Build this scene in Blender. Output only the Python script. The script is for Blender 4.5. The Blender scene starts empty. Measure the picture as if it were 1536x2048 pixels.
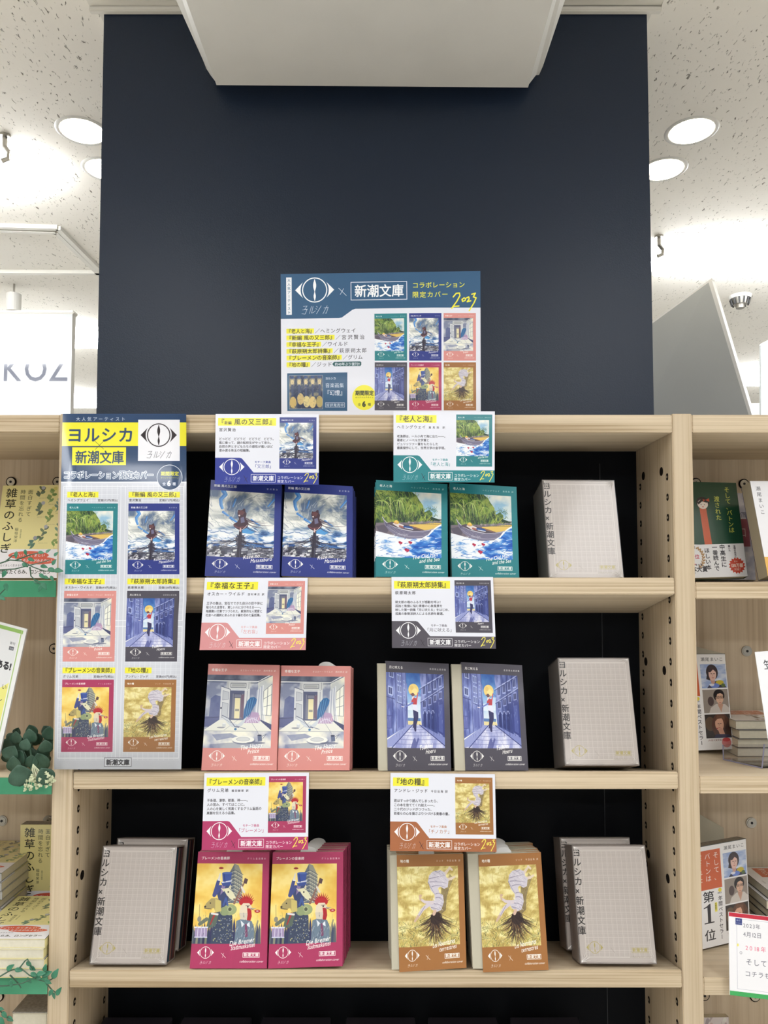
import bpy, bmesh, math, random
import numpy as np
from mathutils import Vector, Matrix

SC = bpy.context.scene
COL = SC.collection

# --- camera (image is 1536 x 2048; principal point a little below centre) ----
F, CX, CY = 1540.0, 768.0, 1087.0
PITCH = math.radians(2.9)
EYE = Vector((0, 0, 1.5))
cd = bpy.data.cameras.new('camera'); cam = bpy.data.objects.new('camera', cd); COL.objects.link(cam)
cam.location = EYE; cam.rotation_euler = (math.pi/2 + PITCH, 0, 0)
cd.sensor_fit = 'VERTICAL'; cd.sensor_height = 36.0; cd.lens = 36.0*F/2048
cd.shift_x = (768-CX)/2048; cd.shift_y = (CY-1024)/2048
cd.clip_start = .02; cd.clip_end = 60
SC.camera = cam

# --- world, exposure ---------------------------------------------------------
w = bpy.data.worlds.new('world'); SC.world = w; w.use_nodes = True
w.node_tree.nodes['Background'].inputs[0].default_value = (.9, .95, 1, 1)
w.node_tree.nodes['Background'].inputs[1].default_value = .25
SC.view_settings.view_transform = 'Standard'; SC.view_settings.look = 'None'
SC.view_settings.exposure = 0.27; SC.view_settings.gamma = 1.0
SC.view_settings.use_curve_mapping = False
SC.cycles.use_denoising = True
SC.cycles.max_bounces = 8; SC.cycles.transparent_max_bounces = 16
SC.cycles.sample_clamp_indirect = 6

# --- the shop's ceiling lights ----------------------------------------------
CEIL = 2.606
TUBE_L = 25.0      # emission of the fluorescent fixtures
FILL_L = 8.0       # emission of unseen side fixtures added to brighten the ceiling
DOWN_L = 22.0      # emission of the recessed downlights
def area(name, loc, size, power, col=(.97, .98, 1), rot=(0, 0, 0)):
    ld = bpy.data.lights.new(name, 'AREA'); ld.shape = 'RECTANGLE'; ld.size, ld.size_y = size; ld.energy = power; ld.color = col
    o = bpy.data.objects.new(name, ld); COL.objects.link(o); o.location = loc; o.rotation_euler = rot
    return o
# fixtures of the aisle behind and beside the photographer
area('aisle_light', (-.75, -.35, 2.54), (.3, 1.2), 12)
area('aisle_light', (.85, -.35, 2.54), (.3, 1.2), 12)
area('aisle_light', (0, -2.2, 2.54), (2.4, .3), 30)
# ---------------------------------------------------------------------------
# flat print: a small painter that fills in-memory images (covers, cards, posters)
# ---------------------------------------------------------------------------
def glyph_polys(ch, _c={}):
    if not _c:
        cu = bpy.data.curves.new('glyph', 'FONT'); cu.resolution_u = 3
        o = bpy.data.objects.new('glyph', cu); COL.objects.link(o)
        _c['cu'], _c['o'], _c['g'] = cu, o, {}
    if ch is None:
        bpy.data.objects.remove(_c['o']); bpy.data.curves.remove(_c['cu']); return
    g = _c['g']
    if ch not in g:
        _c['cu'].body = ch
        e = _c['o'].evaluated_get(bpy.context.evaluated_depsgraph_get())
        m = e.to_mesh()
        n = len(m.vertices)
        if n:
            co = np.empty(n * 3, np.float32); m.vertices.foreach_get('co', co)
            co = co.reshape(-1, 3)[:, :2]
            m.calc_loop_triangles()
            t = np.empty(len(m.loop_triangles) * 3, np.int32)
            m.loop_triangles.foreach_get('vertices', t)
            g[ch] = (co.copy(), t.reshape(-1, 3))
        else:
            g[ch] = (np.zeros((0, 2), np.float32), np.zeros((0, 3), np.int32))
        e.to_mesh_clear()
    return g[ch]

GN = 96      # px per em of the cached glyph masks
def glyph(ch, bold=0, _c={}):
    k = (ch, round(bold, 3))
    if k in _c: return _c[k]
    if bold:
        m, adv = glyph(ch)
        r = max(1, int(round(bold * GN))); o = m.copy()
        for dx in range(-r, r + 1):
            for dy in range(-r, r + 1):
                if 0 < dx * dx + dy * dy <= r * r + .5:
                    o = np.maximum(o, np.roll(np.roll(m, dx, 1), dy, 0))
        _c[k] = (o, adv); return _c[k]
    co, tr = glyph_polys(ch)
    S = int(GN * 1.5) * 2
    m = np.zeros((S, S), bool)
    if len(co):
        # mask covers x -0.25..1.25, y (down) -1.1..0.4 about the baseline
        p = np.stack([(co[:, 0] + .25) * GN * 2, (1.1 - co[:, 1]) * GN * 2], 1)
        for a, b, c in p[tr]:
            x0, y0 = np.floor(np.minimum(np.minimum(a, b), c)).astype(int) - 1
            x1, y1 = np.ceil(np.maximum(np.maximum(a, b), c)).astype(int) + 2
            x0 = max(x0, 0); y0 = max(y0, 0); x1 = min(x1, S); y1 = min(y1, S)
            if x1 <= x0 or y1 <= y0: continue
            X = np.arange(x0, x1)[None, :] + .5; Y = np.arange(y0, y1)[:, None] + .5
            d = (b[0]-a[0])*(c[1]-a[1]) - (b[1]-a[1])*(c[0]-a[0])
            if abs(d) < 1e-6: continue
            s = 1 if d > 0 else -1
            e = 1e-3
            k0 = s*((b[0]-a[0])*(Y-a[1]) - (b[1]-a[1])*(X-a[0])) >= -e
            k1 = s*((c[0]-b[0])*(Y-b[1]) - (c[1]-b[1])*(X-b[0])) >= -e
            k2 = s*((a[0]-c[0])*(Y-c[1]) - (a[1]-c[1])*(X-c[0])) >= -e
            m[y0:y1, x0:x1] |= k0 & k1 & k2
        adv = 1.0 if ord(ch) > 0x2fff or ch == '×' else float(co[:, 0].max()) + .07
    else:
        adv = 1.0 if ch == '　' else .3
    f = m.reshape(S // 2, 2, S // 2, 2).mean((1, 3)).astype(np.float32)
    _c[k] = (f, adv)
    return _c[k]

def mip(ch, bold, lv, _c={}):
    k = (ch, round(bold, 3), lv)
    if k not in _c:
        f = glyph(ch, bold)[0]
        for _ in range(lv):
            h = f.shape[0] // 2 * 2
            f = f[:h, :h].reshape(h // 2, 2, h // 2, 2).mean((1, 3))
        _c[k] = np.pad(f, 1)
    return _c[k]

def fbm(w, h, sx, sy, octv=4, seed=0, gain=.55):
    r = np.random.RandomState(seed); o = np.zeros((h, w), np.float32); amp = 1.; tot = 0
    for k in range(octv):
        gx, gy = int(max(1, sx * 2**k)) + 2, int(max(1, sy * 2**k)) + 2
        g = r.rand(gy, gx).astype(np.float32)
        X = np.linspace(0, gx - 1.001, w); Y = np.linspace(0, gy - 1.001, h)
        xi = X.astype(int); yi = Y.astype(int); fx = X - xi; fy = Y - yi
        fx = fx*fx*(3-2*fx); fy = (fy*fy*(3-2*fy))[:, None]
        a = g[yi][:, xi]*(1-fx) + g[yi][:, xi+1]*fx
        b = g[yi+1][:, xi]*(1-fx) + g[yi+1][:, xi+1]*fx
        o += amp*(a*(1-fy) + b*fy); tot += amp; amp *= gain
    return np.clip((o/tot - .5)*1.6 + .5, 0, 1)

def warp(f, dx, dy):
    h, w = f.shape
    Y, X = np.mgrid[0:h, 0:w]
    return f[np.clip(Y + dy, 0, h-1).astype(int), np.clip(X + dx, 0, w-1).astype(int)]

def ramp(f, *stops):
    xs = [s[0] for s in stops]
    return np.stack([np.interp(f, xs, [s[1][i] for s in stops]) for i in range(3)], -1).astype(np.float32)

class Canvas:
    """sRGB 0..255 picture; coordinates are user units (uw x uh), y down"""
    def __init__(s, w, h, uw=1., uh=1., bg=(255, 255, 255)):
        s.w, s.h = w, h; s.kx, s.ky = w/uw, h/uh
        s.a = np.empty((h, w, 3), np.float32); s.a[:] = bg
    def _blend(s, x0, y0, m, col, al=1.):
        h, w = m.shape
        X0, Y0, X1, Y1 = max(x0, 0), max(y0, 0), min(x0+w, s.w), min(y0+h, s.h)
        if X1 <= X0 or Y1 <= Y0: return
        m = (m[Y0-y0:Y1-y0, X0-x0:X1-x0]*al)[..., None]
        col = np.asarray(col, np.float32)
        c = col if col.ndim == 1 else col[Y0:Y1, X0:X1]
        R = s.a[Y0:Y1, X0:X1]
        s.a[Y0:Y1, X0:X1] = R*(1-m) + c*m
    def poly(s, pts, col, al=1., ret=False):
        p = np.array(pts, np.float64) * (s.kx, s.ky)
        x0, y0 = np.floor(p.min(0)).astype(int); x1, y1 = np.ceil(p.max(0)).astype(int) + 1
        x0 = max(x0, 0); y0 = max(y0, 0); x1 = min(x1, s.w); y1 = min(y1, s.h)
        if x1 <= x0 or y1 <= y0: return
        n = 3
        W, H = (x1-x0)*n, (y1-y0)*n
        q = (p - (x0, y0))*n
        m = np.zeros((H, W), bool); X = np.arange(W) + .5
        for a, b in zip(q, np.roll(q, -1, 0)):
            if a[1] == b[1]: continue
            if a[1] > b[1]: a, b = b, a
            r0, r1 = max(0, int(np.ceil(a[1]-.5))), min(H, int(np.ceil(b[1]-.5)))
            if r1 <= r0: continue
            ys = np.arange(r0, r1) + .5
            xc = a[0] + (ys-a[1])*(b[0]-a[0])/(b[1]-a[1])
            m[r0:r1] ^= X[None] < xc[:, None]
        f = m.reshape(y1-y0, n, x1-x0, n).mean((1, 3))
        s._blend(x0, y0, f, col, al)
    def rect(s, x0, y0, x1, y1, col, al=1.):
        s.poly([(x0, y0), (x1, y0), (x1, y1), (x0, y1)], col, al)
    def frame(s, x0, y0, x1, y1, t, col, al=1.):
        s.rect(x0, y0, x1, y0+t, col, al); s.rect(x0, y1-t, x1, y1, col, al)
        s.rect(x0, y0+t, x0+t, y1-t, col, al); s.rect(x1-t, y0+t, x1, y1-t, col, al)
    def ell(s, cx, cy, rx, ry, col, al=1., rot=0, n=28):
        ca, sa = math.cos(rot), math.sin(rot)
        s.poly([(cx + rx*math.cos(t)*ca - ry*math.sin(t)*sa, cy + rx*math.cos(t)*sa + ry*math.sin(t)*ca)
                for t in (2*math.pi*i/n for i in range(n))], col, al)
    def line(s, pts, wd, col, al=1., wd2=None):
        """polyline of width wd (x user units), tapering to wd2"""
        p = np.array(pts, np.float64)*(s.kx, s.ky); wd2 = wd if wd2 is None else wd2
        r0, r1 = wd*s.kx/2, wd2*s.kx/2; R = max(r0, r1) + 1
        x0, y0 = np.floor(p.min(0)-R).astype(int); x1, y1 = np.ceil(p.max(0)+R).astype(int)+1
        x0 = max(x0, 0); y0 = max(y0, 0); x1 = min(x1, s.w); y1 = min(y1, s.h)
        if x1 <= x0 or y1 <= y0: return
        X = np.arange(x0, x1)[None]+.5; Y = np.arange(y0, y1)[:, None]+.5
        m = np.zeros((y1-y0, x1-x0), np.float32); n = len(p)-1
        for i in range(n):
            a, b = p[i], p[i+1]; d = b-a; L = max(d@d, 1e-9)
            t = np.clip(((X-a[0])*d[0]+(Y-a[1])*d[1])/L, 0, 1)
            dist = np.hypot(X-a[0]-t*d[0], Y-a[1]-t*d[1])
            r = r0+(r1-r0)*(i+t)/n
            m = np.maximum(m, np.clip(r-dist+.5, 0, 1)*np.clip(r*2, .25, 1))
        s._blend(x0, y0, m, col, al)
    def arc(s, p0, p1, p2, wd, col, al=1., wd2=None, n=8):
        s.line([((1-t)**2*p0[0]+2*t*(1-t)*p1[0]+t*t*p2[0], (1-t)**2*p0[1]+2*t*(1-t)*p1[1]+t*t*p2[1])
                for t in (i/n for i in range(n+1))], wd, col, al, wd2)
    def ring(s, cx, cy, rx, ry, wd, col, al=1.):
        s.line([(cx+rx*math.cos(t), cy+ry*math.sin(t)) for t in (2*math.pi*i/32 for i in range(33))], wd, col, al)
    def text(s, st, x, y, size, col, sp=1., bold=0, vert=False, shear=0, rot=0, al=1., align=0, sx=1., fit=None):
        """baseline-left at x,y (user units), size = em in y units; fit = total width (x units)"""
        E = size*s.ky; ca, sa = math.cos(rot), math.sin(rot)
        adv = [glyph(c)[1] for c in st]
        if fit and not vert:
            sp = 1.; tot = sum(adv)
            nat = tot*E
            want = fit*s.kx
            last = 0
            sx_ = want/nat
            if sx_ > 1.0: extra = (want-nat)/max(1, len(st)-1)/E; sx_ = 1.
            else: extra = 0; sx_ = sx_
            sx = sx_; adv = [a*sx+extra for a in adv]
        else:
            adv = [a*sp*sx for a in adv]
        px, py = x*s.kx, y*s.ky
        if align: px -= sum(adv)*E*align*ca; 
        lv = 0
        while GN/(2**lv) > E*1.6 and lv < 4: lv += 1
        g = GN/2**lv
        u = 0.
        for ch, ad in zip(st, adv):
            if ch not in ' 　':
                rv = vert and ch in 'ー―…（）「」『』'
                M = mip(ch, bold, lv)
                # local corners of the mask square in em
                ox, oy = (px + u*E*ca, py + u*E*sa) if not vert else (px, py + u*E)
                cs = []
                for (ex, ey) in ((-.25, -1.1), (1.25, -1.1), (1.25, .4), (-.25, .4)):
                    X_ = ex*sx - shear*ey; Y_ = ey
                    if rv: X_, Y_ = -(Y_+.36)+.5, (X_-.5)-.36
                    cs.append((ox+E*(X_*ca-Y_*sa), oy+E*(X_*sa+Y_*ca)))
                cs = np.array(cs)
                x0, y0 = np.floor(cs.min(0)).astype(int); x1, y1 = np.ceil(cs.max(0)).astype(int)+1
                X0, Y0, X1, Y1 = max(x0, 0), max(y0, 0), min(x1, s.w), min(y1, s.h)
                if X1 > X0 and Y1 > Y0:
                    A = np.array([(cs[1]-cs[0])/1.5, (cs[3]-cs[0])/1.5]).T
                    I = np.linalg.inv(A)
                    XX = np.arange(X0, X1)[None]+.5-cs[0][0]; YY = np.arange(Y0, Y1)[:, None]+.5-cs[0][1]
                    U = (I[0, 0]*XX+I[0, 1]*YY)*g+.5; V = (I[1, 0]*XX+I[1, 1]*YY)*g+.5
                    n = M.shape[0]
                    U = np.clip(U, 0, n-1.01); V = np.clip(V, 0, n-1.01)
                    ui = U.astype(int); vi = V.astype(int); fu = U-ui; fv = V-vi
                    m = (M[vi, ui]*(1-fu)+M[vi, ui+1]*fu)*(1-fv)+(M[vi+1, ui]*(1-fu)+M[vi+1, ui+1]*fu)*fv
                    s._blend(X0, Y0, m, col, al)
            u += ad if not vert else sp
    def paste(s, img, x0, y0, x1, y1):
        """img = ndarray; resampled by area into the rectangle"""
        X0, Y0, X1, Y1 = [int(round(v)) for v in (x0*s.kx, y0*s.ky, x1*s.kx, y1*s.ky)]
        h, w = img.shape[:2]; H, W = Y1-Y0, X1-X0
        c = np.zeros((h+1, w+1, 3), np.float64); c[1:, 1:] = img.cumsum(0, dtype=np.float64).cumsum(1)
        def at(yy, xx):
            yi = np.minimum(yy.astype(int), h-1); xi = np.minimum(xx.astype(int), w-1)
            fy = (yy-yi)[:, None, None]; fx = (xx-xi)[None, :, None]
            return (c[yi][:, xi]*(1-fy)*(1-fx)+c[yi+1][:, xi]*fy*(1-fx)+c[yi][:, xi+1]*(1-fy)*fx+c[yi+1][:, xi+1]*fy*fx)
        ya = np.linspace(0, h, H+1); xa = np.linspace(0, w, W+1)
        C = at(ya, xa)
        r = (C[1:, 1:]-C[:-1, 1:]-C[1:, :-1]+C[:-1, :-1])/((h/H)*(w/W))
        s.a[Y0:Y1, X0:X1] = r[:s.h-Y0, :s.w-X0]
    def image(s, name):
        im = bpy.data.images.new(name, s.w, s.h, alpha=False)
        b = np.ones((s.h, s.w, 4), np.float32)
        b[..., :3] = np.clip(s.a[::-1]/255, 0, 1)
        im.pixels.foreach_set(b.ravel()); im.update(); im.pack()
        return im

def dabs(c, n, seed, pos, col, ln, wd, ang, al=.8):
    """n short brush strokes; pos/col/ang are functions of random numbers / position"""
    r = random.Random(seed)
    for i in range(n):
        x, y = pos(r); L = ln*r.uniform(.5, 1.3); a = ang(x, y, r); k = r.uniform(-.5, .5)
        dx, dy = math.cos(a)*L, math.sin(a)*L
        c.arc((x-dx/2, y-dy/2), (x-dy*k*.4, y+dx*k*.4), (x+dx/2, y+dy/2), wd*r.uniform(.5, 1.3), col(x, y, r), al, wd*.3, 4)

def mix(a, b, t): return tuple(a[i]+(b[i]-a[i])*t for i in range(3))
def jit(col, r, k=18):
    d = r.uniform(-k, k); return tuple(max(0, min(255, v+d+r.uniform(-k/3, k/3))) for v in col)

# -- the six illustrations --------------------------------------------------
PW, PH = 410, 442
def pic_sea():
    c = Canvas(PW, PH, bg=(205, 222, 228)); w, h = PW, PH
    n = fbm(w, h, 4, 5, 4, 3)
    c.a[:] = ramp(n, (.2, (150, 190, 215)), (.5, (205, 220, 222)), (.8, (240, 238, 226)))
    # land, sand
    c.poly([(0, .42), (1, .4), (1, .6), (0, .72)], (122, 112, 122))
    c.poly([(.5, .5), (.8, .47), (1, .44), (1, .53), (.85, .56), (.6, .6)], (226, 192, 104))
    # foliage mass
    fol = [(0, 0), (.55, 0), (.62, .05), (.66, .12), (.72, .2), (.73, .3), (.8, .27), (.86, .3), (.86, .37), (1, .42), (1, .46), (.7, .46), (.4, .47), (0, .5)]
    m = fbm(w, h, 9, 9, 3, 8)
    c.poly(fol, ramp(m, (.2, (44, 66, 52)), (.5, (84, 112, 62)), (.75, (146, 164, 80))))
    def fc(x, y, r):
        b = (46, 70, 50) if r.random() < .45 else (118, 146, 66)
        if x > .45: b = mix(b, (196, 204, 96), min(1, (x-.45)*2.6)*(1 if r.random() < .75 else .2))
        return jit(b, r)
    def fp(r):
        while 1:
            x, y = r.random()*.86, r.random()*.46
            if x < .6+y*.6: return x, y
    dabs(c, 420, 5, fp, fc, .07, .011, lambda x, y, r: 1.2+(x-.3)*1.3+r.uniform(-.6, .6), .85)
    for i in range(46):      # hanging fronds
        r = random.Random(i+70); cx, cy = r.choice([(.2, .1), (.34, .14), (.42, .1), (.08, .16), (.55, .2)]); a = r.uniform(-1, 1)
        c.arc((cx, cy), (cx+a*.14, cy-.02), (cx+a*.2, cy+r.uniform(.12, .24)), .011, jit((150, 178, 88) if r.random() < .6 else (210, 220, 140), r, 22), .9, .003)
    dabs(c, 60, 6, lambda r: (r.uniform(.2, .6), r.uniform(.33, .46)), lambda x, y, r: jit((52, 54, 60), r, 14), .06, .008, lambda x, y, r: 1.5, .7)
    dabs(c, 40, 16, lambda r: (r.uniform(.78, .92), r.uniform(.2, .36)), lambda x, y, r: jit((76, 104, 70), r, 14), .05, .008, lambda x, y, r: r.uniform(-2.6, -.5), .8)
    for i in range(16):
        x = .5+i*.033; c.ell(x, .465-i*.002+.004*(i % 3), .022, .017, jit((134, 130, 132), random.Random(i), 25)); c.arc((x-.02, .478), (x, .488), (x+.02, .476), .005, (70, 66, 74))
    # water
    f = warp(fbm(w, h, 5, 16, 4, 21), 20*np.sin(np.mgrid[0:h, 0:w][0]/18.), 6*np.sin(np.mgrid[0:h, 0:w][1]/23.))
    Y, X = np.mgrid[0:h, 0:w]; X = X/w; Y = Y/h
    f = f - .5*np.clip((X-.55)*1.6+(Y-.75)*.9, -.35, .5)+.1
    c.poly([(0, .62), (.2, .66), (.5, .72), (.78, .66), (.86, .58), (1, .5), (1, 1), (0, 1)],
           ramp(f, (.1, (24, 84, 178)), (.38, (62, 130, 212)), (.55, (150, 186, 226)), (.7, (238, 242, 248))))
    dabs(c, 150, 9, lambda r: (lambda x: (x, r.uniform(.66, 1)))(r.random()),
         lambda x, y, r: (244, 247, 252) if r.random() < (.75 if x < .55 else .3) else jit((40, 96, 186), r, 24), .09, .012, lambda x, y, r: -.25+r.uniform(-.25, .25), .75)
    c.arc((.86, .58), (.78, .68), (.6, .74), .035, (246, 249, 252), .9, .01); c.arc((1, .49), (.88, .54), (.8, .66), .028, (250, 252, 255), .9, .012)
    # boat
    hull = [(.1, .41), (.14, .47), (.2, .515), (.34, .56), (.56, .595), (.74, .585), (.86, .555), (.8, .635), (.7, .7), (.5, .715), (.33, .685), (.2, .61), (.13, .52)]
    c.poly([(0, .55), (.12, .52), (.2, .58), (.17, .64), (.05, .63)], (96, 90, 104))
    c.poly(hull, (128, 124, 148))
    for k in range(5):
        t = k/5; c.arc((.13+.03*t, .47+.07*t), (.4, .64+.1*t), (.85-.08*t, .565+.1*t), .007, (66, 62, 92), .9)
        c.arc((.15+.03*t, .49+.07*t), (.42, .655+.1*t), (.83-.08*t, .58+.1*t), .005, (196, 194, 212), .8)
    c.arc((.1, .41), (.16, .56), (.56, .595), .014, (196, 194, 206)); c.arc((.56, .595), (.76, .6), (.87, .552), .012, (176, 172, 190))
    c.poly([(.16, .5), (.24, .47), (.6, .53), (.75, .58), (.56, .59), (.3, .55)], (88, 80, 92))
    c.poly([(.25, .5), (.3, .47), (.42, .51), (.44, .55), (.34, .55)], (226, 216, 214)); c.line([(.36, .53), (.42, .545)], .03, (168, 106, 96))
    c.line([(.43, .535), (.55, .545)], .034, (48, 84, 150)); c.line([(.44, .55), (.56, .565)], .012, (230, 236, 244)); c.line([(.56, .53), (.7, .575)], .022, (150, 108, 88), 1, .01)
    c.ell(.31, .475, .042, .026, (214, 172, 74)); c.ell(.31, .463, .024, .022, (236, 202, 106)); c.ell(.3, .49, .016, .014, (206, 158, 130))
    for x, y, s_ in ((.37, .775, 1), (.52, .768, 1), (.47, .885, 1.25)):
        for k in range(6): c.ell(x+.014*s_*math.cos(k), y+.01*s_*math.sin(k*1.3), .017*s_, .012*s_, jit((176, 42, 74), random.Random(k), 20))
        c.ell(x, y+.03, .012, .007, (120, 80, 140), .6)
    c.text('Moonlight', .32, .665, .05, (232, 232, 240), shear=.35, sx=.7, al=.7, rot=.05)
    return c.a

def pic_wind():
    w, h = PW, PH; c = Canvas(w, h)
    Y, X = np.mgrid[0:h, 0:w]; u = X/w; v = Y/h
    ang = np.arctan2(v-.5, u-.5); rad = np.hypot(u-.5, v-.5)
    f = fbm(w, h, 4, 6, 5, 31)
    f = warp(f, 46*np.sin(v*9+rad*8), 40*np.cos(u*7+rad*5)); g = warp(fbm(w, h, 5, 14, 4, 37), 26*np.sin(v*20), 16*np.sin(u*12))
    t = np.clip((v-.45)*4, 0, 1); f = f*(1-t)+g*t
    top = ramp(f, (.15, (96, 116, 146)), (.32, (158, 166, 170)), (.5, (208, 211, 206)), (.7, (246, 246, 238)))
    low = ramp(f, (.15, (40, 78, 138)), (.32, (84, 132, 196)), (.48, (182, 200, 218)), (.62, (242, 245, 248)))
    c.a[:] = top*(1-t[..., None])+low*t[..., None]
    dabs(c, 120, 3, lambda r: (r.random(), r.uniform(0, .6)), lambda x, y, r: (246, 246, 244) if r.random() < .5 else jit((128, 140, 156), r), .14, .014, lambda x, y, r: math.atan2(y-.5, x-.45)+.5+r.uniform(-.3, .3), .45)
    for k in range(34):
        r = random.Random(k); x, y = r.random(), r.uniform(.58, .82); s_ = r.uniform(.02, .05)
        c.ell(x, y, s_*1.5, s_*.55, (238, 242, 248), .75); c.arc((x-s_*1.5, y+s_*.3), (x, y+s_), (x+s_*1.5, y+s_*.2), .012, (60, 102, 164), .75)
    for pts, wd in (([(.2, 0), (.24, .06), (.17, .14), (.18, .22), (.2, .27)], .07), ([(.22, .33), (.3, .38)], .04), ([(.34, .41), (.44, .47)], .045), ([(1, .08), (.9, .2)], .03), ([(.4, .12), (.36, .24)], .02), ([(.66, .42), (.78, .5)], .03)):
        c.line(pts, wd, (62, 126, 204), .9, wd*.6); c.line([(x+.012, y) for x, y in pts], wd*.4, (110, 168, 226), .8)
    c.poly([(.48, .62), (.6, .52), (.72, .6), (.66, .64)], (74, 150, 214), .9); c.line([(.58, .53), (.62, .52), (.76, .6)], .012, (240, 246, 250))
    # town
    c.poly([(0, .86), (.3, .84), (.62, .86), (1, .84), (1, 1), (0, 1)], (74, 76, 92))
    for k in range(130):
        r = random.Random(k+500); x, y = r.random(), r.uniform(.83, 1); d = r.uniform(.02, .08)
        c.poly([(x, y), (x+d, y-.008+(x-.5)*.03), (x+d, y+.02), (x, y+.028)], jit(r.choice([(52, 52, 66), (104, 106, 120), (176, 178, 186), (226, 226, 228)]), r, 10), .9)
    for k in range(7): c.line([(.62, .9+k*.016), (1, .86+k*.02)], .006, (212, 214, 222), .7)
    # pole, wires
    for k in range(26):
        r = random.Random(k+40); sd = -1 if k % 2 else 1; y0 = r.uniform(.66, .82)
        c.arc((.5, y0), (.5+sd*.14, y0+r.uniform(.02, .14)), (.5+sd*r.uniform(.3, .6), y0+r.uniform(-.02, .24)), .006, (40, 38, 54), .8)
    c.line([(.505, .58), (.485, 1.02)], .045, (44, 42, 58), 1, .07); c.line([(.515, .6), (.5, 1)], .01, (96, 94, 116), .7)
    for k in range(12):
        r = random.Random(k+90); y0 = .66+k*.016; c.line([(.46-.04*r.random(), y0), (.55+.04*r.random(), y0+.01)], .014, (52, 48, 64))
    # cloaked figure
    for a, b in (((.56, .43), (.98, .5)), ((.56, .46), (.9, .54)), ((.58, .4), (.8, .44)), ((.55, .5), (.8, .6)), ((.57, .42), (.9, .46))):
        c.arc(a, ((a[0]+b[0])/2, b[1]+.02), b, .016, (74, 56, 70), .85, .003)
    c.poly([(.44, .33), (.45, .28), (.5, .29), (.53, .255), (.555, .26), (.56, .3), (.58, .33), (.57, .4), (.62, .48), (.6, .54), (.53, .58), (.47, .58), (.4, .54), (.385, .5), (.44, .47), (.47, .42), (.45, .37)], (70, 50, 62))
    c.poly([(.45, .3), (.5, .28), (.55, .31), (.52, .36), (.46, .35)], (104, 66, 70)); c.poly([(.49, .4), (.54, .38), (.56, .46), (.5, .48)], (112, 110, 140)); c.ell(.47, .365, .014, .012, (236, 220, 214))
    c.line([(.4, .52), (.46, .55), (.58, .53)], .022, (108, 66, 76)); c.line([(.5, .56), (.5, .6)], .022, (220, 176, 166)); c.arc((.42, .56), (.5, .64), (.6, .5), .008, (248, 250, 252), .8)
    return c.a

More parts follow.
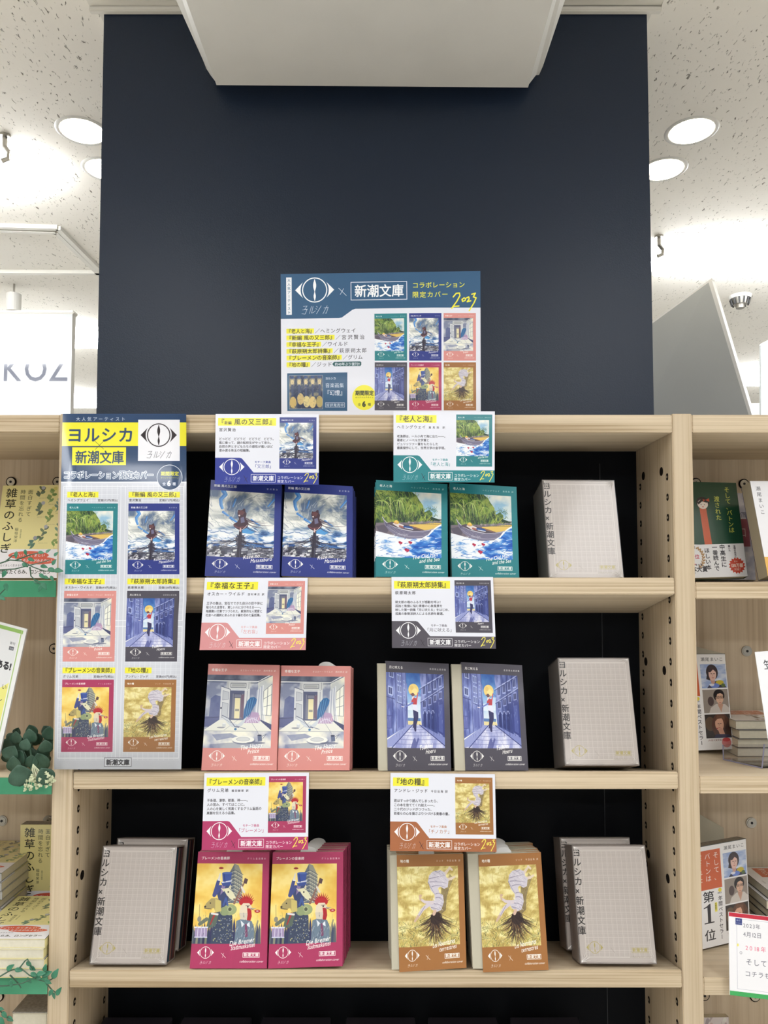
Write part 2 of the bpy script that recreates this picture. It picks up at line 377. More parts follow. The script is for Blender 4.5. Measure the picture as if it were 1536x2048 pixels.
def pic_prince():
    w, h = PW, PH; c = Canvas(w, h, bg=(198, 202, 206))
    n = fbm(w, h, 4, 4, 4, 51)
    wall = ramp(n, (.25, (128, 136, 162)), (.5, (184, 188, 198)), (.75, (220, 218, 208)))
    c.a[:] = wall
    c.poly([(0, 0), (1, 0), (.8, .1), (0, .08)], ramp(n, (.2, (74, 82, 104)), (.8, (134, 140, 156))))
    c.line([(0, .08), (.78, .085), (.95, 0)], .014, (226, 228, 228)); c.line([(0, .1), (.76, .11), (1, .02)], .008, (78, 88, 110)); c.line([(0, .065), (.8, .07), (.9, 0)], .006, (66, 76, 98))
    c.poly([(.78, .1), (1, 0), (1, .75), (.9, .68), (.78, .6)], ramp(n, (.3, (196, 200, 200)), (.7, (238, 234, 214))))
    c.poly([(.07, .33), (.14, .28), (.22, .3), (.24, .58), (.06, .6)], (84, 94, 140), .8); c.poly([(0, .58), (.26, .56), (.26, .7), (0, .72)], (92, 98, 140)); c.line([(0, .6), (.25, .58)], .008, (60, 66, 104))
    # door case, open doors, hall
    c.poly([(.3, .09), (.66, .09), (.66, .2), (.3, .2)], (206, 208, 208)); c.frame(.36, .11, .6, .175, .008, (92, 98, 112)); c.rect(.38, .125, .58, .16, (168, 170, 172))
    for x in (.31, .33, .64): c.line([(x, .09), (x, .19)], .005, (96, 102, 118))
    c.rect(.35, .21, .62, .62, (86, 92, 122)); c.rect(.58, .19, .66, .6, (214, 216, 216)); c.line([(.62, .2), (.62, .6)], .008, (134, 140, 156)); c.line([(.35, .21), (.62, .21)], .012, (224, 226, 228))
    c.rect(.4, .26, .56, .6, (122, 124, 142)); c.frame(.42, .26, .54, .32, .008, (60, 66, 92)); c.rect(.44, .32, .52, .6, (232, 222, 178)); c.rect(.45, .47, .51, .5, (150, 148, 138)); c.poly([(.53, .28), (.58, .26), (.58, .6), (.53, .58)], (112, 92, 112))
    c.poly([(.22, .16), (.36, .2), (.37, .62), (.22, .66)], (216, 218, 220)); c.line([(.22, .16), (.36, .2), (.37, .62)], .008, (70, 78, 104))
    for a, b in ((.22, .34), (.38, .58)): c.poly([(.25, a), (.34, a+.02), (.34, b), (.25, b+.01)], (192, 196, 202)); c.line([(.25, a), (.34, a+.02), (.34, b), (.25, b+.01), (.25, a)], .005, (120, 126, 146))
    c.ell(.235, .46, .012, .014, (60, 62, 84))
    # window, curtain
    c.poly([(.87, .22), (.99, .12), (.99, .56), (.86, .55)], (240, 240, 226)); 
    for k in (.0, .5, 1.): c.line([(.87+.12*k, .22-.1*k), (.86+.13*k, .55+.01*k)], .009, (118, 124, 136))
    for k in (.0, .33, .66, 1.): c.line([(.87, .22+.33*k), (.99, .12+.44*k)], .007, (118, 124, 136))
    for k in range(9): c.arc((.86-.012*k, .14+.01*k), (.84-.01*k, .45), (.93-.03*k, .7), .014, mix((236, 238, 240), (150, 158, 180), (k % 3)/2), .8)
    c.poly([(.8, .6), (1, .68), (1, .82), (.8, .68)], (70, 76, 112))
    # table
    c.poly([(0, .76), (.22, .62), (.82, .62), (1, .76), (1, 1), (0, 1)], (232, 232, 222)); c.poly([(0, .775), (1, .775), (1, 1), (0, 1)], ramp(n, (.25, (160, 166, 190)), (.55, (216, 216, 214)), (.8, (244, 242, 226))))
    c.line([(0, .772), (1, .772)], .006, (140, 146, 160)); c.line([(.3, .76), (.5, .62)], .004, (150, 154, 170)); c.line([(.68, .62), (.8, .78), (.86, .92)], .005, (140, 146, 162))
    c.poly([(.12, .82), (.4, .8), (.6, .88), (.4, .86), (.2, .9)], (110, 120, 160), .6); c.poly([(.1, .95), (.5, .92), (.9, .97), (.5, 1), (.1, 1)], (96, 104, 140), .45)
    c.ell(.6, .9, .17, .052, (112, 118, 140), .7); c.ell(.59, .885, .165, .048, (240, 240, 232)); c.ell(.59, .88, .1, .026, (212, 214, 214)); c.ring(.59, .88, .1, .026, .004, (150, 154, 166))
    c.poly([(.8, .83), (.86, .82), (.87, .9), (.81, .91)], (104, 114, 142)); c.ell(.83, .828, .032, .011, (60, 66, 90)); c.line([(.87, .84), (.93, .81), (.88, .87)], .008, (120, 126, 146)); c.ell(.78, .93, .14, .016, (70, 76, 104), .5)
    c.rect(.27, .67, .32, .72, (206, 210, 212)); c.ell(.295, .67, .025, .009, (236, 238, 238)); c.ell(.25, .725, .06, .01, (110, 114, 130), .7)
    # girl, bird
    c.poly([(.6, .56), (.66, .5), (.8, .52), (.84, .62), (.8, .66), (.58, .66)], (176, 150, 184)); 
    for k in range(6): c.line([(.64+k*.028, .58), (.63+k*.026, .655)], .008, (226, 216, 232))
    c.arc((.62, .66), (.72, .54), (.82, .66), .014, (214, 206, 222)); c.line([(.82, .56), (.8, .62)], .012, (220, 180, 190))
    c.poly([(.58, .6), (.585, .48), (.62, .37), (.67, .31), (.73, .3), (.77, .33), (.76, .39), (.72, .46), (.68, .53), (.62, .6)], (48, 104, 158))
    for k in range(7): c.arc((.62+.02*k, .35-.006*k), (.62+.014*k, .46), (.6+.012*k, .58), .006, (110, 166, 204) if k % 2 else (28, 64, 116), .8)
    c.poly([(.26, .56), (.34, .58), (.42, .66), (.5, .68), (.6, .6), (.64, .56), (.6, .65), (.56, .7), (.48, .73), (.4, .71), (.34, .66)], (206, 212, 218)); c.line([(.26, .56), (.36, .6), (.46, .71), (.52, .72)], .01, (88, 94, 122)); c.line([(.48, .7), (.62, .74)], .008, (110, 118, 146)); c.line([(.28, .6), (.4, .66)], .005, (120, 128, 150))
    c.ell(.47, .745, .02, .016, (70, 122, 168))
    return c.a

def pic_moon():
    w, h = PW, PH; c = Canvas(w, h)
    Y, X = np.mgrid[0:h, 0:w]; v = Y/h
    n = fbm(w, h, 5, 5, 4, 61)
    c.a[:] = ramp(np.clip(v*1.35+(n-.5)*.35, 0, 1), (0, (46, 92, 168)), (.35, (110, 160, 214)), (.7, (206, 224, 240)), (1, (236, 238, 240)))
    c.ell(.44, .45, .2, .05, (240, 245, 250), .6); c.ell(.56, .36, .1, .05, (236, 243, 250), .6); c.ell(.47, .225, .088, .082, (236, 206, 118)); c.ell(.49, .25, .05, .045, (250, 228, 160), .6); c.ell(.44, .2, .03, .03, (214, 174, 92), .5)
    c.poly([(.36, .6), (.58, .6), (.58, .68), (.36, .68)], (96, 130, 180)); c.poly([(.36, .64), (.58, .64), (.6, .7), (.36, .7)], (228, 214, 160))
    fm = fbm(w, h, 10, 3, 4, 65)
    L = ramp(fm, (.2, (84, 94, 160)), (.5, (120, 134, 196)), (.8, (166, 176, 222)))
    R = ramp(fm, (.2, (54, 66, 128)), (.5, (90, 104, 166)), (.8, (142, 152, 204)))
    # road
    c.poly([(.38, .69), (.58, .69), (1, .96), (1, 1), (0, 1), (0, .97)], ramp(fm, (.2, (150, 156, 206)), (.5, (192, 196, 228)), (.8, (226, 226, 242))))
    for k in range(7):
        t = (k/7)**1.6; y = .71+.3*t; x0 = .38-.38*t*1.02; x1 = .58+.42*t*1.1; c.arc((x0, y), (.48, y+.012), (x1, y), .005+.004*t, (112, 118, 176), .8)
    for a in (-.1, .25, .72, 1.1): c.line([(.48, .66), (a, 1)], .004, (126, 132, 186), .6)
    c.poly([(.36, .69), (.44, .69), (.1, .98), (0, 1), (0, .9)], (150, 158, 208)); c.line([(.44, .69), (.08, 1)], .012, (60, 70, 132))
    c.poly([(.56, .69), (.6, .69), (1, .84), (1, .98)], (128, 138, 196)); c.line([(.56, .69), (1, .97)], .012, (50, 58, 118))
    # buildings
    c.poly([(0, 0), (.34, 0), (.34, .12), (.36, .16), (.36, .69), (.3, .73), (0, .88)], L)
    c.poly([(.58, 0), (1, 0), (1, .86), (.6, .7), (.58, .5), (.6, .2)], R)
    for x0, x1, t0, t1, b0, b1 in ((.27, .34, 0, 0, .74, .71), (.16, .27, 0, 0, .8, .74)):
        c.poly([(x0, t0), (x1, t1), (x1, b1), (x0, b0)], mix((96, 106, 172), (150, 162, 214), .3+x0), .55)
    for x in (.1, .16, .27, .34): c.line([(x, 0), (x+.005, .86-x*.5)], .008, (50, 58, 118), .9)
    c.line([(0, .33), (.14, .36)], .014, (60, 68, 128)); c.line([(.18, .4), (.36, .46)], .01, (66, 76, 136))
    def win(q, f=(60, 70, 126), g=(178, 190, 228)):
        c.poly(q, g); m = np.array(q).mean(0); c.poly([tuple(m+(np.array(p)-m)*.72) for p in q], f); c.line([tuple((np.array(q[0])+q[1])/2), tuple((np.array(q[2])+q[3])/2)], .005, g)
    win([(.03, .18), (.11, .2), (.11, .32), (.03, .3)]); win([(.05, -.02), (.13, -.02), (.13, .08), (.05, .06)])
    for y in (.0, .14, .28): win([(.19, y+.02), (.225, y+.03), (.225, y+.13), (.19, y+.12)], (72, 84, 146)); win([(.235, y+.03), (.26, y+.04), (.26, y+.135), (.235, y+.13)], (72, 84, 146))
    for y in (.1, .2, .3, .4): win([(.295, y), (.325, y+.01), (.325, y+.06), (.295, y+.055)], (84, 98, 160))
    c.poly([(0, .58), (.08, .58), (.08, .74), (0, .78)], (104, 112, 176)); c.frame(0, .58, .085, .75, .006, (52, 60, 118), .8)
    for x, wd in ((.19, .04), (.25, .03), (.31, .02)): c.poly([(x, .48), (x+wd, .5), (x+wd, .73-x*.1), (x, .77-x*.1)], (98, 106, 172), .7)
    for k in range(4):
        x = .62+k*.095; y = .16-.04*k
        win([(x, y), (x+.06, y-.02), (x+.06, y+.13), (x, y+.14)], (44, 54, 110), (150, 162, 212)); win([(x, y+.2), (x+.06, y+.19), (x+.06, y+.3), (x, y+.31)], (40, 48, 100), (140, 150, 204))
    for y in (.15, .33): c.line([(.58, y+.05), (1, y-.16)], .012, (178, 186, 224), .8); c.line([(.58, y+.065), (1, y-.14)], .008, (38, 46, 100), .8)
    for x in (.7, .8, .9): c.line([(x, 0), (x+.01, .83)], .007, (40, 48, 104), .8)
    for k in range(3):
        x = .63+k*.07; c.poly([(x, .7+.02*k), (x, .52-.01*k), (x+.025, .48-.01*k), (x+.05, .51-.01*k), (x+.05, .73+.02*k)], (44, 54, 112)); c.arc((x, .54), (x+.025, .45), (x+.05, .53), .01, (166, 176, 220))
    c.poly([(.86, .36), (1, .33), (1, .85), (.87, .78)], (58, 68, 134)); c.poly([(.9, .42), (.97, .41), (.97, .8), (.9, .77)], (80, 92, 158))
    # dancer
    c.line([(.47, .3), (.45, .34)], .03, (236, 214, 204)); c.poly([(.43, .37), (.47, .33), (.53, .34), (.52, .42), (.47, .43), (.43, .41)], (186, 56, 66)); c.line([(.52, .35), (.545, .26)], .02, (196, 70, 76), 1, .012); c.line([(.545, .26), (.6, .3)], .012, (104, 110, 176))
    c.ell(.455, .29, .026, .024, (92, 66, 78)); c.line([(.42, .285), (.49, .295)], .014, (112, 60, 62))
    c.poly([(.45, .42), (.52, .42), (.54, .52), (.48, .53), (.45, .48)], (226, 228, 244)); c.line([(.45, .4), (.36, .44), (.31, .46)], .024, (110, 124, 196), 1, .012); c.line([(.3, .46), (.26, .455)], .01, (240, 230, 232))
    c.poly([(.45, .49), (.54, .52), (.54, .6), (.5, .7), (.5, .77), (.475, .78), (.46, .74), (.46, .6)], (56, 56, 100)); c.line([(.47, .6), (.455, .72)], .022, (46, 46, 88)); c.line([(.5, .62), (.49, .77)], .02, (52, 52, 96))
    c.poly([(.45, .88), (.48, .86), (.5, .92), (.53, .86), (.55, .88), (.5, 1), (.4, 1)], (84, 90, 150), .85)
    dabs(c, 120, 11, lambda r: (r.choice([r.uniform(0, .34), r.uniform(.6, 1)]), r.random()*.85), lambda x, y, r: jit((176, 186, 226) if r.random() < .5 else (64, 74, 136), r), .05, .006, lambda x, y, r: 1.57+r.uniform(-.1, .1), .5)
    return c.a

def pic_band():
    w, h = PW, PH; c = Canvas(w, h)
    c.a[:] = ramp(fbm(w, h, 3, 4, 4, 71), (.2, (232, 186, 84)), (.5, (242, 208, 108)), (.8, (250, 226, 142)))
    D = (60, 66, 90)
    c.poly([(.5, .12), (.57, 0), (.63, .02), (.7, .14), (.72, .5), (.48, .5)], (108, 116, 124)); c.poly([(.57, 0), (.63, .02), (.7, .14), (.72, .5), (.6, .5)], (150, 152, 140))
    for k in range(9):
        y = .08+k*.045; c.line([(.5, y+.03), (.585, y), (.71, y+.06)], .006, (74, 84, 104)); c.line([(.5, y+.045), (.585, y+.015), (.71, y+.075)], .006, (214, 212, 188))
    for x in (.53, .56, .62, .65, .68): c.line([(x, .08+abs(x-.58)*.8), (x, .5)], .004, (88, 96, 112))
    # spires and base mass
    for k in range(30):
        r = random.Random(k+3); x = (k+.3)/30; t = .72+.2*abs(x-.5)+r.uniform(-.08, .06)
        c.poly([(x-.022, 1), (x-.016, t+.08), (x, t), (x+.016, t+.08), (x+.022, 1)], jit(r.choice([(66, 74, 96), (98, 106, 116), (128, 132, 112), (54, 60, 92)]), r, 10))
    c.poly([(.28, 1), (.3, .66), (.38, .56), (.5, .54), (.58, .66), (.6, 1)], (64, 74, 98))
    for k in range(70):
        r = random.Random(k+200); x, y = r.uniform(.3, .6), r.uniform(.68, .98); c.rect(x, y, x+.014, y+.012, jit((150, 160, 168) if k % 3 else (206, 200, 140), r, 16), .8)
    # hatted singer
    c.poly([(.33, .38), (.4, .26), (.52, .25), (.54, .34), (.5, .48), (.5, .6), (.34, .6), (.36, .46)], (64, 74, 114)); c.line([(.37, .3), (.29, .4), (.34, .22)], .06, (70, 80, 138), 1, .05); c.line([(.345, .2), (.36, .13)], .034, (226, 222, 214), 1, .02); c.line([(.33, .21), (.37, .215)], .014, (240, 240, 240))
    c.poly([(.4, .26), (.46, .24), (.44, .34), (.38, .4)], (142, 124, 164)); c.poly([(.38, .24), (.52, .23), (.55, .27), (.42, .29)], (62, 82, 146))
    c.poly([(.39, .12), (.42, .13), (.52, .11), (.54, .12), (.52, .24), (.41, .25)], (66, 88, 160)); c.line([(.4, .24), (.54, .22)], .018, (206, 212, 226)); c.ell(.47, .12, .075, .014, (84, 108, 176)); c.line([(.42, .14), (.44, .23)], .02, (46, 62, 124), .7)
    c.ell(.37, .058, .034, .013, (168, 48, 54)); c.line([(.335, .058), (.405, .058)], .005, (96, 24, 34))
    # goat skull face and guitar
    c.poly([(.42, .32), (.5, .31), (.57, .36), (.62, .43), (.6, .47), (.54, .45), (.48, .4)], (226, 222, 188)); c.poly([(.38, .31), (.45, .33), (.43, .36)], (216, 210, 178)); c.poly([(.5, .31), (.53, .26), (.54, .33)], (216, 210, 178)); c.ell(.5, .36, .012, .01, (60, 54, 60)); c.ell(.595, .45, .016, .01, (110, 96, 92))
    c.line([(.6, .5), (.7, .3), (.75, .22)], .03, (140, 108, 96), 1, .02); c.poly([(.72, .24), (.74, .18), (.79, .2), (.77, .26)], (92, 70, 74)); c.line([(.7, .3), (.74, .36)], .03, (222, 216, 206))
    c.ell(.54, .58, .1, .07, (158, 170, 124)); c.ell(.46, .6, .07, .055, (146, 160, 118)); c.ell(.54, .575, .024, .022, (84, 92, 78)); c.ring(.54, .575, .034, .03, .004, (206, 206, 168)); c.line([(.44, .52), (.47, .44), (.5, .52)], .03, (72, 96, 160), .9)
    # dog with drum
    c.poly([(.18, .5), (.25, .44), (.34, .44), (.4, .48), (.4, .6), (.33, .62), (.3, .56), (.22, .58), (.15, .57), (.155, .54)], (172, 156, 104)); c.poly([(.31, .45), (.4, .47), (.41, .6), (.32, .62)], (206, 190, 116)); c.ell(.165, .545, .016, .012, (52, 48, 56)); c.line([(.16, .565), (.26, .575)], .007, (72, 64, 60)); c.ell(.24, .5, .01, .008, (40, 38, 46))
    c.poly([(.24, .62), (.38, .62), (.34, .78), (.2, .82)], (92, 106, 96)); c.line([(.32, .63), (.26, .76)], .03, (166, 62, 62), 1, .02); c.line([(.27, .63), (.36, .64)], .026, (226, 222, 222)); c.line([(.08, .52), (.09, .7)], .005, (90, 70, 60)); c.ell(.09, .7, .03, .035, (144, 140, 124)); c.line([(.1, .76), (.2, .7)], .05, (110, 118, 104))
    c.poly([(.03, .8), (.22, .8), (.22, .92), (.04, .92)], (166, 150, 188)); c.line([(.03, .8), (.22, .8)], .02, (226, 226, 240)); c.line([(.04, .92), (.22, .92)], .014, (206, 208, 230))
    for x in (.08, .13, .18): c.line([(x, .81), (x, .91)], .007, (236, 232, 244))
    # rooster
    for k in range(11):
        a = -2.9+k*.27; c.poly([(.78+.05*math.cos(a-.35), .5+.04*math.sin(a-.35)), (.76+.145*math.cos(a), .48+.12*math.sin(a)), (.78+.05*math.cos(a+.35), .5+.04*math.sin(a+.35))], (188, 46, 52) if k % 2 else (164, 34, 46))
    c.ell(.77, .49, .1, .05, (186, 46, 54)); c.poly([(.69, .54), (.73, .5), (.82, .5), (.86, .55), (.84, .62), (.83, .68), (.7, .7), (.68, .62)], (230, 216, 190)); c.poly([(.68, .62), (.84, .62), (.82, .74), (.7, .72)], (214, 204, 186))
    c.poly([(.79, .56), (.85, .57), (.86, .66), (.83, .76), (.79, .72), (.8, .64)], (176, 44, 52)); c.poly([(.84, .555), (.93, .565), (.84, .585)], (176, 168, 150)); c.ell(.8, .545, .012, .01, (40, 32, 40)); c.line([(.77, .53), (.83, .53)], .006, (98, 80, 84))
    c.poly([(.64, .72), (.7, .7), (.86, .72), (.9, .8), (.9, 1), (.62, 1)], (112, 130, 148)); c.poly([(.7, .71), (.76, .76), (.72, .8)], (226, 232, 238)); c.poly([(.83, .73), (.78, .77), (.84, .8)], (226, 232, 238)); c.line([(.78, .77), (.79, .9)], .03, (128, 74, 108), 1, .04)
    for k in range(24):
        r = random.Random(k+9); x, y = r.uniform(.64, .9), r.uniform(.76, 1); c.line([(x, y), (x-.02, y+.04)], .006, jit((206, 214, 220) if k % 2 else D, r), .7)
    c.line([(.92, .84), (.95, .72)], .03, (150, 146, 120), 1, .02); c.line([(.85, .57), (.93, .6)], .005, (112, 40, 48)); c.ell(.94, .6, .042, .02, (182, 54, 62)); c.ell(.94, .598, .018, .006, (236, 224, 216))
    dabs(c, 90, 14, lambda r: (r.uniform(.05, .95), r.uniform(.62, 1)), lambda x, y, r: jit(D if r.random() < .6 else (168, 172, 150), r), .05, .006, lambda x, y, r: 1.5+r.uniform(-.3, .3), .5)
    return c.a

def pic_earth():
    w, h = PW, PH; c = Canvas(w, h)
    n = warp(fbm(w, h, 7, 14, 4, 81), 14*np.sin(np.mgrid[0:h, 0:w][0]/25.), 0)
    c.a[:] = ramp(n, (.2, (186, 162, 92)), (.5, (218, 200, 126)), (.8, (240, 230, 170)))
    dabs(c, 420, 15, lambda r: (r.random(), r.random()*.75), lambda x, y, r: jit((236, 224, 158) if r.random() < .55 else (180, 154, 88), r), .06, .008, lambda x, y, r: -1.35+.9*(x-.4)+r.uniform(-.3, .3), .5)
    dabs(c, 460, 16, lambda r: (lambda x: (x, .66+.34*r.random()+.05*math.sin(x*9)))(r.random()), lambda x, y, r: jit(r.choice([(84, 88, 62), (150, 148, 82), (206, 196, 110), (236, 226, 160)]), r), .07, .008, lambda x, y, r: -1.57+r.uniform(-1.2, 1.2), .75)
    for cx, cy in ((.1, .78), (.87, .72), (.06, .9), (.9, .9)):
        for k in range(12):
            a = -3.0+k*.26; c.arc((cx, cy), (cx+.05*math.cos(a), cy+.06*math.sin(a)), (cx+.1*math.cos(a), cy+.06*math.sin(a)+.03), .009, (228, 218, 150) if k % 2 else (128, 126, 74), .85, .003)
    # cast shade painted by the illustrator, hair
    c.poly([(.72, .22), (.84, .3), (.8, .4), (.78, .56), (.66, .64), (.6, .6), (.7, .44)], (92, 80, 70), .55); c.poly([(.86, .1), (.92, .16), (.84, .3), (.78, .26)], (112, 98, 80), .5)
    for k in range(120):
        r = random.Random(k); a = 3.45-k/120*3.75; L = r.uniform(.2, .33); x0, y0 = .6+r.uniform(-.05, .07), .6+r.uniform(-.02, .06)
        x1, y1 = x0+L*math.cos(a)*.95, y0+.04+L*.95*abs(math.sin(a))+.04
        c.arc((x0, y0), (x0+(x1-x0)*.25, y1-.06), (x1, y1), .014, jit(r.choice([(46, 36, 34), (74, 56, 46), (112, 86, 62)]), r, 10), .85, .003)
    c.ell(.62, .66, .1, .08, (50, 38, 38), .8)
    # curled figure in pale cloth, feet to the upper right
    S = (206, 200, 210); K = (132, 126, 148)
    c.line([(.78, .1), (.86, .03)], .05, (222, 204, 184), 1, .03); c.line([(.86, .02), (.9, .05)], .03, (226, 208, 188)); c.line([(.8, .18), (.9, .155)], .05, (222, 204, 184), 1, .03); c.line([(.88, .17), (.94, .14)], .03, (228, 210, 190))
    c.poly([(.5, .2), (.52, .12), (.58, .07), (.7, .05), (.78, .08), (.8, .14), (.84, .17), (.82, .27), (.76, .29), (.7, .26), (.66, .28), (.68, .34), (.74, .37), (.75, .46), (.7, .56), (.62, .58), (.54, .54), (.5, .48), (.52, .44), (.6, .43), (.6, .36), (.54, .3)], S)
    for a in ([(.52, .16), (.62, .14), (.78, .12)], [(.53, .2), (.64, .19), (.8, .22)], [(.56, .26), (.66, .23), (.78, .27)], [(.62, .35), (.7, .33), (.72, .38)], [(.62, .4), (.7, .38), (.73, .44)], [(.56, .48), (.66, .46), (.72, .52)], [(.54, .52), (.62, .53), (.68, .56)], [(.5, .2), (.56, .3), (.61, .36)], [(.62, .06), (.68, .1), (.72, .05)]):
        c.arc(a[0], a[1], a[2], .012, K, .8, .004)
    for k in range(44):
        r = random.Random(k+700); x, y = r.choice([(r.uniform(.53, .8), r.uniform(.08, .27)), (r.uniform(.54, .72), r.uniform(.38, .55))]); c.line([(x, y), (x+.025, y+.02)], .008, (236, 232, 236) if k % 2 else (164, 158, 178), .6)
    c.line([(.56, .46), (.44, .45), (.36, .41)], .05, (214, 202, 206), 1, .03); c.line([(.37, .42), (.36, .38)], .03, (206, 176, 150)); c.ell(.37, .37, .026, .016, (202, 170, 146))
    c.line([(.5, .48), (.4, .54), (.32, .63)], .055, (210, 200, 208), 1, .04); c.line([(.32, .63), (.27, .685)], .045, (206, 178, 156), 1, .03); c.line([(.44, .5), (.34, .62)], .01, K, .7)
    c.line([(.6, .57), (.58, .6)], .05, (216, 184, 164)); 
    return c.a

def eye_logo(c, cx, cy, rx, col, al=1., k=1.0):
    """emblem: circle with a slim spindle, pointed lids left and right; rx = half width of it all, k = y scale"""
    R = rx*.62; ry = R*k
    c.ring(cx, cy, R, ry, rx*.055, col, al)
    for s in (-1, 1):
        o = [(cx+s*rx, cy)]; o += [(cx+s*rx*(.62+.1*math.cos(t*1.3)), cy-ry*.72*math.sin(t)) for t in (math.pi/2*q/5 for q in (5,))]
        pts = [(cx+s*rx, cy), (cx+s*rx*.60, cy-ry*.66)] + [(cx+s*rx*.72*math.cos(t), cy-ry*1.17*math.sin(t)) for t in (.58-.1*i for i in range(1, 11))] + [(cx+s*rx*.60, cy+ry*.66)]
        c.poly(pts, col, al)
    p = []
    for i in range(13):
        t = i/12; ww = .13*math.sin(math.pi*min(1, t/.58))**1 if t < .58 else .095*math.sin(math.pi*(t-.58)/.42)
        p.append((max(.02, ww), -0.9+1.8*t))
    c.poly([(cx+R*a, cy+ry*b) for a, b in p]+[(cx-R*a, cy+ry*b) for a, b in p[::-1]], col, al)

def hand_kana(c, x, y, w, h, col, al=.8, wd=None):
    """scribbled katakana under the emblem"""
    wd = wd or w*.02
    def L(p): c.line([(x+a*w, y+b*h) for a, b in p], wd, col, al)
    L([(.06, .1), (.2, .05), (.1, .45), (.2, .4)]); L([(.2, .4), (.12, .95), (0, .9)]); L([(.03, .48), (.2, .42)])
    L([(.36, .1), (.28, .9)]); L([(.42, .1), (.36, .85), (.42, .8), (.5, .6)])
    L([(.54, .1), (.58, .2)]); L([(.52, .35), (.56, .45)]); L([(.72, .05), (.54, .95)])
    L([(.82, .3), (.98, .22), (.9, .9), (.86, .85)]); L([(.94, .05), (.78, .95)])

def script2023(c, x, y, w, h, col, al=1.):
    wd = w*.05
    def L(p): c.line([(x+a*w, y+b*h) for a, b in p], wd, col, al)
    L([(.08, .28), (.2, .06), (.32, .04), (.34, .2), (.22, .55), (.02, .98), (.1, .86), (.3, .84)])
    L([(.5, .34), (.42, .44), (.44, .56), (.54, .5), (.56, .38), (.5, .34)])
    L([(.6, .34), (.68, .28), (.7, .4), (.62, .58), (.76, .52)])
    L([(.8, .12), (.94, .05), (.86, .28), (.97, .34), (.88, .66), (.7, 1.12)])

COVERS = {
 'sea':    dict(bg=(40, 128, 136), t='老人と海', a='ヘミングウェイ　高見浩 訳', s=('The Old Man', 'and the Sea'), pic=pic_sea),
 'wind':   dict(bg=(42, 56, 134), t='新編 風の又三郎', a='宮沢賢治', s=('Kaze no', 'Matasaburo'), pic=pic_wind),
 'prince': dict(bg=(218, 146, 140), t='幸福な王子', a='オスカー・ワイルド　西村孝次 訳', s=('The Happy', 'Prince'), pic=pic_prince),
 'moon':   dict(bg=(78, 75, 86), t='月に吠える', a='萩原朔太郎詩集', s=('Tsuki ni', 'Hoeru'), pic=pic_moon),
 'band':   dict(bg=(172, 58, 98), t='ブレーメンの音楽師', a='グリム童話集Ⅲ', s=('Die Bremer', 'Stadtmusikanten'), pic=pic_band),
 'earth':  dict(bg=(162, 110, 62), t='地の糧', a='ジッド　今日出海 訳', s=('Les Nourritures', 'terrestres'), pic=pic_earth),
}
def make_cover(k):
    d = COVERS[k]; W = (250, 248, 244)
    c = Canvas(450, 640, 1, 1, d['bg'])
    c.paste(d['pic'](), 0, .105, .912, .795)
    c.text(d['t'], .05, .068, .030, W, sp=1.04, bold=.02)
    n = len(d['a']); fw = min(.5, n*.034+.02)
    c.text(d['a'], .95-fw, .066, .020, W, fit=fw)
    s1, s2 = d['s']
    c.text(s1, .50, .815, .058, W, bold=.01, shear=.3, rot=-.16, sx=.78 if len(s1) < 12 else .58)
    c.text(s2, .60 if len(s2) < 13 else .52, .850, .056, W, bold=.01, shear=.3, rot=-.14, sx=.72 if len(s2) < 13 else .55)
    eye_logo(c, .195, .868, .11, W, k=450/640*1.0)
    hand_kana(c, .125, .938, .15, .026, W, .55, .004)
    c.line([(.40, .872), (.46, .912)], .005, W, .9); c.line([(.435, .872), (.415, .91)], .004, W, .8)
    c.frame(.68, .868, .9, .91, .005, W); c.text('新潮文庫', .693, .9, .034, W, fit=.195, bold=.022)
    c.text('collaboration cover', .64, .950, .026, W, shear=.35, fit=.31, bold=.015)
    return c
# ---------------------------------------------------------------------------
# helpers: geometry, materials, tags
# ---------------------------------------------------------------------------
def ray(px, py):
    x = (px-CX)/F; u = -(py-CY)/F
    return Vector((x, math.cos(PITCH)-u*math.sin(PITCH), math.sin(PITCH)+u*math.cos(PITCH)))
def P(px, py, Y): r = ray(px, py); return EYE + r*(Y/r.y)
def PZ(px, py, z): r = ray(px, py); return EYE + r*((z-EYE.z)/r.z)
def PP(px, py, p0, n): r = ray(px, py); return EYE + r*((Vector(p0)-EYE).dot(n)/r.dot(n))

